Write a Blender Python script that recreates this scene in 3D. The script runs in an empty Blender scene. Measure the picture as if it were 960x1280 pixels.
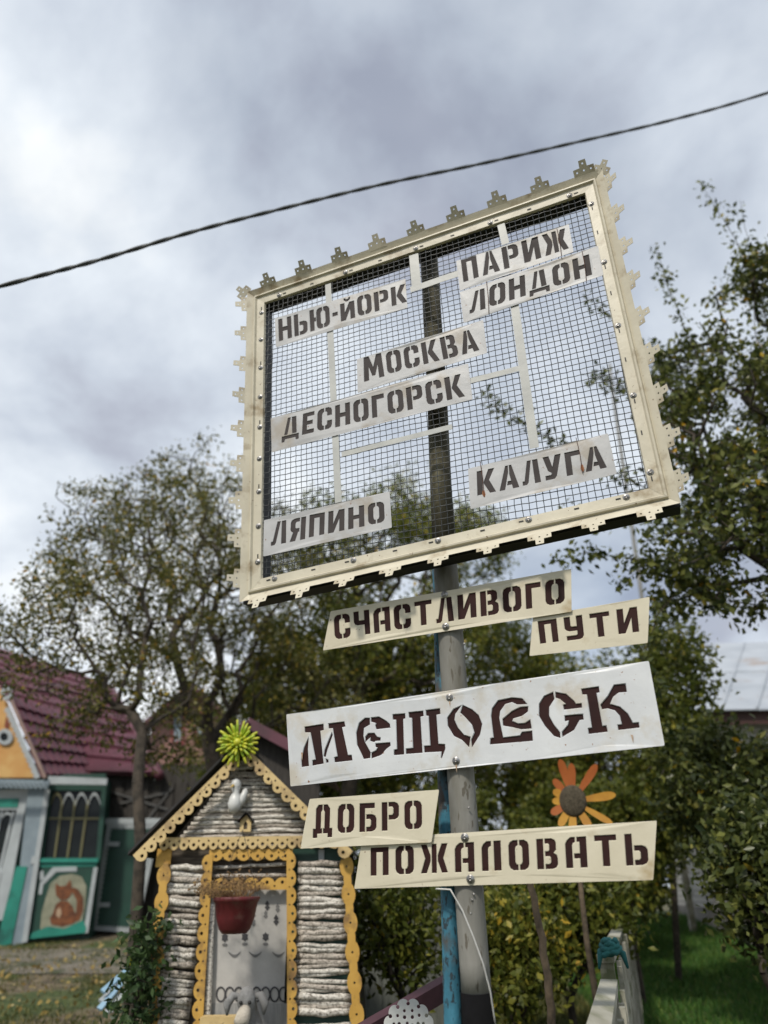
import bpy, math, random
import numpy as np
from mathutils import Vector, Matrix, noise
from mathutils.geometry import delaunay_2d_cdt
random.seed(7); RNG = np.random.default_rng(7)
S = bpy.context.scene
C = S.collection
# ------------------------------------------------------------------ camera
FPX, PITCH, ROLL, CAMH = 900.0, 27.8, -1.07, 1.5
cd = bpy.data.cameras.new('camera'); cam = bpy.data.objects.new('camera', cd); C.objects.link(cam)
cd.sensor_fit = 'HORIZONTAL'; cd.sensor_width = 36; cd.lens = 36*FPX/960
cd.clip_start = .05; cd.clip_end = 2000
RM = (Matrix.Rotation(math.radians(90+PITCH), 3, 'X') @ Matrix.Rotation(math.radians(ROLL), 3, 'Z'))
cam.rotation_euler = RM.to_euler(); cam.location = (0, 0, CAMH)
cd.dof.use_dof = True; cd.dof.focus_distance = 2.85; cd.dof.aperture_fstop = 1.7
S.camera = cam
EYE = Vector((0, 0, CAMH))
# ------------------------------------------------------------------ world, sun, exposure
SUN_EL, SUN_AZ = math.radians(48), math.radians(-152)      # azimuth from +Y towards +X: behind the viewer, to the left
w = bpy.data.worlds.new('World'); S.world = w; w.use_nodes = True
nt = w.node_tree; nt.nodes.clear()
def N(t, **k):
    n = nt.nodes.new(t)
    for a, b in k.items(): setattr(n, a, b)
    return n
L = lambda a, b: nt.links.new(a, b)
sky = N('ShaderNodeTexSky', sky_type='NISHITA', sun_disc=False)
sky.sun_elevation = SUN_EL; sky.sun_rotation = SUN_AZ
tc = N('ShaderNodeTexCoord'); sp = N('ShaderNodeSeparateXYZ'); L(tc.outputs['Generated'], sp.inputs[0])
def M(op, a, b=None, clamp=False):
    m = N('ShaderNodeMath', operation=op); m.use_clamp = clamp
    for i, v in enumerate((a, b)):
        if v is None: continue
        if isinstance(v, (int, float)): m.inputs[i].default_value = v
        else: L(v, m.inputs[i])
    return m.outputs[0]
zz = M('ADD', M('MAXIMUM', sp.outputs['Z'], 0.0), .38)
cb = N('ShaderNodeCombineXYZ'); L(M('DIVIDE', sp.outputs['X'], zz), cb.inputs[0]); L(M('DIVIDE', sp.outputs['Y'], zz), cb.inputs[1])
cb.inputs[2].default_value = 15.3
n1 = N('ShaderNodeTexNoise'); n1.inputs['Scale'].default_value = 3.0; n1.inputs['Detail'].default_value = 7; n1.inputs['Roughness'].default_value = .56; n1.inputs['Distortion'].default_value = .15
L(cb.outputs[0], n1.inputs['Vector'])
n2 = N('ShaderNodeTexNoise'); n2.inputs['Scale'].default_value = 1.2; n2.inputs['Detail'].default_value = 3; L(cb.outputs[0], n2.inputs['Vector'])
dens = M('ADD', M('MULTIPLY', n1.outputs['Fac'], .6), M('MULTIPLY', n2.outputs['Fac'], .4))
rp = N('ShaderNodeValToRGB'); cr = rp.color_ramp
cr.elements[0].position = .385; cr.elements[0].color = (.46, .495, .585, 1)
cr.elements[1].position = .60; cr.elements[1].color = (.96, .995, 1.02, 1)
e = cr.elements.new(.45); e.color = (.60, .66, .75, 1)
e = cr.elements.new(.54); e.color = (.79, .85, .92, 1)
L(dens, rp.inputs[0])
b1 = N('ShaderNodeBackground'); b1.inputs[1].default_value = .1; L(sky.outputs[0], b1.inputs[0])
b2 = N('ShaderNodeBackground'); b2.inputs[1].default_value = 1.0; L(rp.outputs[0], b2.inputs[0])
n3 = N('ShaderNodeTexNoise'); n3.inputs['Scale'].default_value = 1.3; n3.inputs['Detail'].default_value = 5
cb2 = N('ShaderNodeVectorMath', operation='ADD'); cb2.inputs[1].default_value = (4.3, 1.2, 2); L(cb.outputs[0], cb2.inputs[0]); L(cb2.outputs[0], n3.inputs['Vector'])
mr = N('ShaderNodeMapRange'); mr.inputs[1].default_value = .34; mr.inputs[2].default_value = .47; mr.inputs[3].default_value = .62; mr.inputs[4].default_value = 1; L(n3.outputs['Fac'], mr.inputs[0])
mx = N('ShaderNodeMixShader'); L(mr.outputs[0], mx.inputs[0]); L(b1.outputs[0], mx.inputs[1]); L(b2.outputs[0], mx.inputs[2])
ow = N('ShaderNodeOutputWorld'); L(mx.outputs[0], ow.inputs[0])
sd = bpy.data.lights.new('sun', 'SUN'); sd.energy = 3.0; sd.angle = math.radians(5); sd.color = (1, .93, .82)
sun = bpy.data.objects.new('sun', sd); C.objects.link(sun)
SD = Vector((math.sin(SUN_AZ)*math.cos(SUN_EL), math.cos(SUN_AZ)*math.cos(SUN_EL), math.sin(SUN_EL)))
sun.rotation_euler = SD.to_track_quat('Z', 'Y').to_euler(); sun.location = SD*50
S.view_settings.view_transform = 'Standard'; S.view_settings.look = 'None'; S.view_settings.exposure = .05; S.view_settings.gamma = 1
# ------------------------------------------------------------------ helpers
def ray(px, py): return RM @ Vector(((px-480)/FPX, -(py-640)/FPX, -1))
def at(px, py, Y):                       # point at world distance Y straight ahead
    d = ray(px, py); return EYE + d*(Y/d.y)
def atz(px, py, z):                      # point at a given height
    d = ray(px, py); return EYE + d*((z-CAMH)/d.z)
def gz(x, y):                            # ground height: rises gently away from the road
    t = max(0.0, y-3.0); h = .085*t if t < 13 else .085*13 + .004*(t-13)
    return min(h, 1.2) + .02*noise.noise(Vector((x*.4, y*.4, 0)))
def atg(px, py):
    d = ray(px, py); p = EYE.copy(); s = .2
    for _ in range(4000):
        q = EYE + d*s
        if q.z < gz(q.x, q.y): return q
        s += .01
    return q
def grd(x, y, dz=0): return Vector((x, y, gz(x, y)+dz))
ORG = {}
def link(o, parent, org):
    C.objects.link(o)
    if parent is not None:
        o.parent = parent; o.location = org - ORG[parent.name]
    else: o.location = org
    ORG[o.name] = org
    return o
def tag(o, label=None, cat=None, group=None, kind=None):
    if label: o['label'] = label
    if cat: o['category'] = cat
    if group: o['group'] = group
    if kind: o['kind'] = kind
    return o
def thing(name, label, cat, loc, group=None):
    o = bpy.data.objects.new(name, None); o.empty_display_size = .1
    link(o, None, Vector(loc)); return tag(o, label, cat, group)
def mk(name, verts, faces, mat, parent=None, smooth=False, kind=None):
    vs = [Vector(v) for v in verts]
    if parent is not None: org = ORG[parent.name]
    else:
        c = sum(vs, Vector())/len(vs); org = Vector((c.x, c.y, min(v.z for v in vs)))
    me = bpy.data.meshes.new(name); me.from_pydata([v-org for v in vs], [], faces); me.update()
    if mat: me.materials.append(mat)
    if smooth: me.shade_smooth()
    o = bpy.data.objects.new(name, me); link(o, parent, org)
    if kind: o['kind'] = kind
    return o
def inst(name, mesh, mat4, parent=None):  # place a shared mesh by a world matrix
    o = bpy.data.objects.new(name, mesh); C.objects.link(o)
    org = ORG[parent.name] if parent is not None else Vector()
    if parent is not None: o.parent = parent
    o.matrix_basis = Matrix.Translation(-org) @ mat4
    ORG[o.name] = mat4.translation.copy()
    return o
class MB:
    def __init__(s): s.v = []; s.f = []
    def add(s, v, f):
        b = len(s.v); s.v += [Vector(q) for q in v]; s.f += [tuple(i+b for i in q) for q in f]; return s
    def box(s, lo, hi, X=Vector((1,0,0)), Y=Vector((0,1,0)), Z=Vector((0,0,1)), O=Vector()):
        v = []
        for z in (lo[2], hi[2]):
            for x, y in ((lo[0], lo[1]), (hi[0], lo[1]), (hi[0], hi[1]), (lo[0], hi[1])): v.append(O+X*x+Y*y+Z*z)
        return s.add(v, [(3,2,1,0),(4,5,6,7),(0,1,5,4),(1,2,6,5),(2,3,7,6),(3,0,4,7)])
    def beam(s, a, b, w, h, up=Vector((0,0,1))):      # box from a to b, w sideways, h along up
        a, b = Vector(a), Vector(b); d = (b-a); l = d.length; d = d/l
        x = d.cross(up)
        if x.length < 1e-4: x = d.cross(Vector((0,1,0)))
        x.normalize(); y = x.cross(d)
        return s.box((-w/2, 0, -h/2), (w/2, l, h/2), x, d, y, a)
    def tube(s, pts, rad, n=8, cap=True):
        pts = [Vector(p) for p in pts]
        if isinstance(rad, (int, float)): rad = [rad]*len(pts)
        t0 = (pts[1]-pts[0]).normalized(); x = t0.orthogonal().normalized(); b = len(s.v)
        for i, p in enumerate(pts):
            t = (pts[min(i+1, len(pts)-1)]-pts[max(i-1, 0)]).normalized()
            x = (x - t*x.dot(t)).normalized(); y = t.cross(x)
            for k in range(n):
                a = 2*math.pi*k/n; s.v.append(p + (x*math.cos(a)+y*math.sin(a))*rad[i])
        for i in range(len(pts)-1):
            for k in range(n):
                q = b+i*n; s.f.append((q+k, q+(k+1)%n, q+n+(k+1)%n, q+n+k))
        if cap:
            s.f.append(tuple(b+k for k in reversed(range(n)))); q = b+(len(pts)-1)*n; s.f.append(tuple(q+k for k in range(n)))
        return s
    def ball(s, c, r, nu=10, nv=7, sc=(1,1,1)):
        b = len(s.v); c = Vector(c)
        for j in range(nv+1):
            th = math.pi*j/nv
            for k in range(nu):
                a = 2*math.pi*k/nu
                s.v.append(c+Vector((math.sin(th)*math.cos(a)*r*sc[0], math.sin(th)*math.sin(a)*r*sc[1], math.cos(th)*r*sc[2])))
        for j in range(nv):
            for k in range(nu):
                s.f.append((b+j*nu+k, b+(j+1)*nu+k, b+(j+1)*nu+(k+1)%nu, b+j*nu+(k+1)%nu))
        return s
    def build(s, name, mat, parent=None, smooth=False, kind=None): return mk(name, s.v, s.f, mat, parent, smooth, kind)
def inside(p, poly):
    x, y = p; r = False; j = len(poly)-1
    for i in range(len(poly)):
        xi, yi = poly[i]; xj, yj = poly[j]
        if (yi > y) != (yj > y) and x < (xj-xi)*(y-yi)/(yj-yi)+xi: r = not r
        j = i
    return r
def area(p): return sum(p[i][0]*p[(i+1)%len(p)][1]-p[(i+1)%len(p)][0]*p[i][1] for i in range(len(p)))/2
def offset(p, d):
    if area(p) < 0: p = p[::-1]
    out = []
    for i in range(len(p)):
        a, b, c = Vector(p[i-1]), Vector(p[i]), Vector(p[(i+1)%len(p)])
        e1 = (b-a).normalized(); e2 = (c-b).normalized()
        m = Vector((e1.y, -e1.x))+Vector((e2.y, -e2.x))
        if m.length < .3: m = Vector((e1.y, -e1.x))
        m.normalize(); k = max(.5, m.dot(Vector((e1.y, -e1.x))))
        out.append(tuple(b+m*(d/k)))
    return p, out
def sheet(outer, holes, O, U, V, W, th, lip=0, lipw=.002, warp=None, grid=0):
    """flat metal or wood sheet with real holes; W points at the front. lip: rim of each hole pressed back by that much"""
    vs, es = [], []
    def loop(p):
        b = len(vs); vs.extend(Vector(q) for q in p); n = len(p); es.extend((b+i, b+(i+1)%n) for i in range(n)); return list(range(b, b+n))
    if area(outer) < 0: outer = outer[::-1]
    lo = loop(outer); hl = []; lows = set()
    for h in holes:
        h0, ho = offset(h, lipw)
        if lip: loop(ho)
        ids = loop(h0); hl.append((ids, h0)); lows.update(ids)
    if grid:
        xs = [p[0] for p in outer]; ys = [p[1] for p in outer]; x = min(xs)+grid
        while x < max(xs):
            y = min(ys)+grid
            while y < max(ys):
                if inside((x, y), outer) and not any(inside((x, y), offset(h, lipw*1.6)[1]) for h in holes): vs.append(Vector((x, y)))
                y += grid
            x += grid
    ov, oe, of, vi, ei, fi = delaunay_2d_cdt(vs, es, [], 0, 1e-6)
    tr = []
    for f in of:
        c = (sum(ov[i][0] for i in f)/len(f), sum(ov[i][1] for i in f)/len(f))
        if not inside(c, outer): continue
        if any(inside(c, h) for _, h in hl): continue
        tr.append(tuple(f) if area([ov[i] for i in f]) > 0 else tuple(reversed(f)))
    n = len(ov); low = [any(k in lows for k in vi[i]) for i in range(n)]
    wz = [(warp(p[0], p[1]) if warp else 0) for p in ov]
    front = [O+U*p[0]+V*p[1]+W*(wz[i]-(lip if low[i] else 0)) for i, p in enumerate(ov)]
    back = [q - W*th for q in front]
    faces = list(tr) + [tuple(i+n for i in reversed(f)) for f in tr]
    cnt = {}
    for f in tr:
        for i in range(len(f)):
            a, b = f[i], f[(i+1)%len(f)]
            cnt[(a, b)] = 1
    for (a, b) in cnt:
        if (b, a) not in cnt: faces.append((a, a+n, b+n, b))
    if U.cross(V).dot(W) < 0: faces = [tuple(reversed(f)) for f in faces]
    return front+back, faces
# ------------------------------------------------------------------ materials
def mat(name, col, rough=.6, col2=None, scale=6, detail=4, bump=0, bscale=None, metal=0, stain=None, stain_amt=.5, stain_scale=3, stretch=None, spec=.5, ramp=(.35,.65), coord='Object', speck=None):
    m = bpy.data.materials.new(name); m.use_nodes = True; t = m.node_tree; b = t.nodes['Principled BSDF']
    b.inputs['Roughness'].default_value = rough; b.inputs['Metallic'].default_value = metal; b.inputs['Specular IOR Level'].default_value = spec
    tcn = t.nodes.new('ShaderNodeTexCoord'); mp = t.nodes.new('ShaderNodeMapping'); t.links.new(tcn.outputs[coord], mp.inputs[0])
    if stretch: mp.inputs['Scale'].default_value = stretch
    def nz(s, d=detail, seed=0):
        n = t.nodes.new('ShaderNodeTexNoise'); n.inputs['Scale'].default_value = s; n.inputs['Detail'].default_value = d; n.inputs['Roughness'].default_value = .6
        if seed:
            a = t.nodes.new('ShaderNodeVectorMath'); a.operation = 'ADD'; a.inputs[1].default_value = (seed, seed*2, -seed)
            t.links.new(mp.outputs[0], a.inputs[0]); t.links.new(a.outputs[0], n.inputs['Vector'])
        else: t.links.new(mp.outputs[0], n.inputs['Vector'])
        return n
    n = nz(scale); r = t.nodes.new('ShaderNodeValToRGB'); t.links.new(n.outputs['Fac'], r.inputs[0])
    c2 = col2 or tuple(c*.8 for c in col)
    r.color_ramp.elements[0].position = ramp[0]; r.color_ramp.elements[0].color = (*c2, 1)
    r.color_ramp.elements[1].position = ramp[1]; r.color_ramp.elements[1].color = (*col, 1)
    out = r.outputs[0]
    if stain:
        n2_ = nz(stain_scale, 8, 5.3); r2 = t.nodes.new('ShaderNodeValToRGB'); t.links.new(n2_.outputs['Fac'], r2.inputs[0])
        r2.color_ramp.elements[0].position = 1-stain_amt-.06; r2.color_ramp.elements[0].color = (0,0,0,1)
        r2.color_ramp.elements[1].position = 1-stain_amt+.06; r2.color_ramp.elements[1].color = (1,1,1,1)
        mx_ = t.nodes.new('ShaderNodeMix'); mx_.data_type = 'RGBA'; t.links.new(r2.outputs[0], mx_.inputs[0]); t.links.new(out, mx_.inputs[6]); mx_.inputs[7].default_value = (*stain, 1); out = mx_.outputs[2]
    if speck:
        n3_ = nz(speck[1], 3, 9.7); r3 = t.nodes.new('ShaderNodeValToRGB'); t.links.new(n3_.outputs['Fac'], r3.inputs[0])
        r3.color_ramp.elements[0].position = speck[2]; r3.color_ramp.elements[0].color = (0,0,0,1)
        r3.color_ramp.elements[1].position = speck[2]+.04; r3.color_ramp.elements[1].color = (1,1,1,1)
        m3 = t.nodes.new('ShaderNodeMix'); m3.data_type = 'RGBA'; t.links.new(r3.outputs[0], m3.inputs[0]); t.links.new(out, m3.inputs[6]); m3.inputs[7].default_value = (*speck[0], 1); out = m3.outputs[2]
    t.links.new(out, b.inputs['Base Color'])
    if bump:
        nb = nz(bscale or scale*3, 5, 2.1); bp = t.nodes.new('ShaderNodeBump'); bp.inputs['Strength'].default_value = 1; bp.inputs['Distance'].default_value = bump
        t.links.new(nb.outputs['Fac'], bp.inputs['Height']); t.links.new(bp.outputs[0], b.inputs['Normal'])
    return m
def leafmat(name, cols, trans=.25, rough=.45):
    m = bpy.data.materials.new(name); m.use_nodes = True; t = m.node_tree; b = t.nodes['Principled BSDF']
    a = t.nodes.new('ShaderNodeAttribute'); a.attribute_name = 'tint'; r = t.nodes.new('ShaderNodeValToRGB'); r.color_ramp.interpolation = 'LINEAR'
    t.links.new(a.outputs['Fac'], r.inputs[0]); e = r.color_ramp.elements
    while len(e) < len(cols): e.new(.5)
    for i, (p, c) in enumerate(cols): e[i].position = p; e[i].color = (*c, 1)
    t.links.new(r.outputs[0], b.inputs['Base Color']); b.inputs['Roughness'].default_value = rough; b.inputs['Specular IOR Level'].default_value = .35
    tr = t.nodes.new('ShaderNodeBsdfTranslucent'); t.links.new(r.outputs[0], tr.inputs[0]); mx_ = t.nodes.new('ShaderNodeMixShader'); mx_.inputs[0].default_value = trans
    o = t.nodes['Material Output']; t.links.new(b.outputs[0], mx_.inputs[1]); t.links.new(tr.outputs[0], mx_.inputs[2]); t.links.new(mx_.outputs[0], o.inputs[0])
    return m
CREAM = mat('cream_enamel', (.62,.575,.45), .42, (.56,.515,.395), 5, bump=.0025, bscale=9, stain=(.42,.34,.21), stain_amt=.38, stain_scale=7, speck=((.16,.08,.04), 60, .70))
CREAM2 = mat('cream_moulding_paint', (.58,.54,.43), .45, (.50,.46,.36), 6, bump=.002, bscale=12, stain=(.30,.24,.15), stain_amt=.40, stain_scale=7, speck=((.14,.08,.04), 70, .69))
WHITE = mat('white_enamel', (.62,.64,.66), .42, (.54,.56,.585), 4, bump=.003, bscale=6, stain=(.50,.47,.41), stain_amt=.42, stain_scale=5, speck=((.25,.12,.06), 55, .69))
GREYP = mat('pale_grey_sheet', (.47,.475,.485), .48, (.39,.395,.405), 6, bump=.003, bscale=8, stain=(.36,.33,.29), stain_amt=.42, stain_scale=6, speck=((.20,.09,.05), 70, .69))
MAROON = mat('maroon_letter_backing', (.032,.010,.009), .75, (.022,.008,.008), 8, spec=.25)
BROWNB = mat('grey_brown_letter_backing', (.062,.054,.054), .8, (.045,.038,.038), 9, spec=.3)
BLACK = mat('black_box_steel', (.012,.012,.012), .6, (.006,.006,.006), 8)
WIREM = mat('dark_wire', (.022,.03,.035), .5, (.01,.012,.014), 12, metal=.2)
STEEL = mat('zinc_screw', (.42,.42,.42), .35, (.15,.14,.13), 60, metal=.9)
CONC = mat('weathered_grey_pipe', (.27,.265,.245), .8, (.15,.148,.132), 7, spec=.25, speck=((.12,.11,.09), 45, .62), stretch=(1,1,.25), bump=.002, bscale=60, stain=(.13,.12,.09), stain_amt=.38, stain_scale=4)
OLIVEP = mat('dark_olive_post', (.10,.09,.055), .9, (.03,.028,.02), 14, stretch=(1,1,.15), bump=.004, bscale=30, stain=(.20,.19,.13), stain_amt=.36, stain_scale=8)
TAR = mat('black_tar_paint', (.007,.007,.008), .9, (.004,.004,.004), 8, spec=.08, stain=(.12,.05,.03), stain_amt=.34, stain_scale=9)
BLUEP = mat('peeling_blue_paint', (.045,.20,.29), .6, (.02,.10,.15), 9, bump=.004, bscale=40, stain=(.06,.05,.04), stain_amt=.46, stain_scale=13, stretch=(1,1,.5), speck=((.015,.03,.04), 60, .56))
BIRCH = mat('birch_bark', (.70,.67,.61), .8, (.30,.27,.23), 6, stretch=(3,12,12), bump=.004, bscale=20, stain=(.09,.075,.06), stain_amt=.42, stain_scale=7, ramp=(.34,.52))
GAP = mat('hut_inner_board', (.12,.10,.08), .9, (.05,.04,.03), 12, stretch=(1,1,8))
YEL = mat('ochre_fretwork_paint', (.56,.34,.075), .6, (.47,.27,.05), 6, stain=(.24,.14,.05), stain_amt=.42, stain_scale=6, speck=((.10,.06,.03), 30, .66), bump=.002, bscale=20)
YELP = mat('pale_ochre_fretwork_paint', (.62,.47,.23), .6, (.52,.38,.17), 6, stain=(.34,.24,.12), stain_amt=.42, stain_scale=6, speck=((.12,.08,.05), 30, .66), bump=.002, bscale=20)
BARK = mat('dark_bark', (.07,.055,.04), .9, (.022,.018,.013), 14, bump=.006, bscale=30)
BARKL = mat('brown_bark', (.15,.11,.07), .9, (.06,.045,.03), 16, bump=.006, bscale=30)
ROOFT = mat('maroon_tile_paint', (.085,.015,.028), .5, (.06,.011,.02), 2, stain=(.045,.012,.018), stain_amt=.4, stain_scale=2)
ROOFP = mat('faded_maroon_tile_paint', (.12,.035,.055), .5, (.075,.02,.033), 2, stain=(.05,.02,.025), stain_amt=.42, stain_scale=2)
TEAL = mat('teal_paint', (.02,.25,.19), .5, (.012,.17,.13), 2, stain=(.01,.09,.075), stain_amt=.4, stain_scale=2)
DGREEN = mat('dark_green_paint', (.012,.06,.042), .5, (.008,.042,.03), 3)
PWHITE = mat('house_white_paint', (.42,.46,.48), .6, (.33,.36,.38), 3)
LILAC = mat('pale_blue_grey_paint', (.24,.30,.34), .6, (.18,.23,.27), 3)
GLASSD = mat('dark_window_glass', (.014,.018,.018), .15, (.008,.01,.01), 2, spec=.25)
GABLE = mat('orange_gable_paint', (.60,.37,.13), .6, (.50,.22,.05), 2.2)
OLIVE = mat('gold_muntin_paint', (.16,.15,.07), .6)
MURAL = mat('mural_cream', (.30,.30,.22), .7, (.19,.20,.14), 9)
FOX = mat('painted_orange_animal', (.22,.075,.025), .7, (.09,.03,.012), 12)
FOXL = mat('painted_pale_belly', (.42,.30,.20), .7)
PBLUE = mat('pale_blue_paint', (.26,.42,.55), .5, (.2,.33,.45), 4)
PLANK = mat('grey_weathered_plank', (.40,.39,.33), .85, (.24,.23,.18), 9, stretch=(1,.15,1), bump=.003, bscale=30, stain=(.12,.13,.07), stain_amt=.4, stain_scale=6)
# ------------------------------------------------------------------ ground (setting)
def ground():
    xs = np.concatenate([np.linspace(-400,-30,12)[:-1], np.linspace(-30,30,80), np.linspace(30,400,12)[1:]])
    ys = np.concatenate([np.linspace(-200,-4,8)[:-1], np.linspace(-4,30,60), np.linspace(30,900,14)[1:]])
    v = [(x, y, gz(x, y)) for y in ys for x in xs]; nx = len(xs)
    f = [(j*nx+i, j*nx+i+1, (j+1)*nx+i+1, (j+1)*nx+i) for j in range(len(ys)-1) for i in range(nx-1)]
    m = bpy.data.materials.new('lawn_soil'); m.use_nodes = True; t = m.node_tree; b = t.nodes['Principled BSDF']; b.inputs['Roughness'].default_value = .95
    tcn = t.nodes.new('ShaderNodeTexCoord')
    def nz(s, d=5):
        n = t.nodes.new('ShaderNodeTexNoise'); n.inputs['Scale'].default_value = s; n.inputs['Detail'].default_value = d; t.links.new(tcn.outputs['Object'], n.inputs['Vector']); return n.outputs['Fac']
    def rmp(f_, els):
        r = t.nodes.new('ShaderNodeValToRGB'); t.links.new(f_, r.inputs[0])
        while len(r.color_ramp.elements) < len(els): r.color_ramp.elements.new(.5)
        for i, (p, c) in enumerate(els): r.color_ramp.elements[i].position = p; r.color_ramp.elements[i].color = (*c, 1)
        return r.outputs[0]
    soil = rmp(nz(9, 8), [(.35,(.055,.045,.03)),(.5,(.14,.11,.07)),(.65,(.21,.17,.105))])
    grass = rmp(nz(14, 8), [(.35,(.025,.04,.010)),(.5,(.055,.085,.02)),(.68,(.11,.12,.04))])
    mx_ = t.nodes.new('ShaderNodeMix'); mx_.data_type = 'RGBA'
    fac = rmp(nz(.9, 6), [(.42,(0,0,0)),(.56,(1,1,1))]); t.links.new(fac, mx_.inputs[0]); t.links.new(soil, mx_.inputs[6]); t.links.new(grass, mx_.inputs[7])
    t.links.new(mx_.outputs[2], b.inputs['Base Color'])
    bp = t.nodes.new('ShaderNodeBump'); bp.inputs['Distance'].default_value = .06; t.links.new(nz(22, 8), bp.inputs['Height']); t.links.new(bp.outputs[0], b.inputs['Normal'])
    o = mk('ground', v, f, m, smooth=True); tag(o, kind='structure')
ground()
# ------------------------------------------------------------------ the plane of the signs
YAW, TILT = math.radians(-20), math.radians(4)
U = Vector((math.cos(YAW), math.sin(YAW), 0)); n0 = Vector((U.y, -U.x, 0))
V = Vector((0,0,math.cos(TILT))) + n0*math.sin(TILT); W = U.cross(V)          # W faces the road
B0 = at(588, 1110, 2.6)
def pl(px, py, off=0):                   # picture point -> (u, v) on the sign plane moved forward by off
    d = ray(px, py); o = B0 + W*off; s = (o-EYE).dot(W)/d.dot(W); p = EYE+d*s-B0
    return (p.dot(U), p.dot(V))
def wp(uv, off=0): return B0 + U*uv[0] + V*uv[1] + W*off
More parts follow.
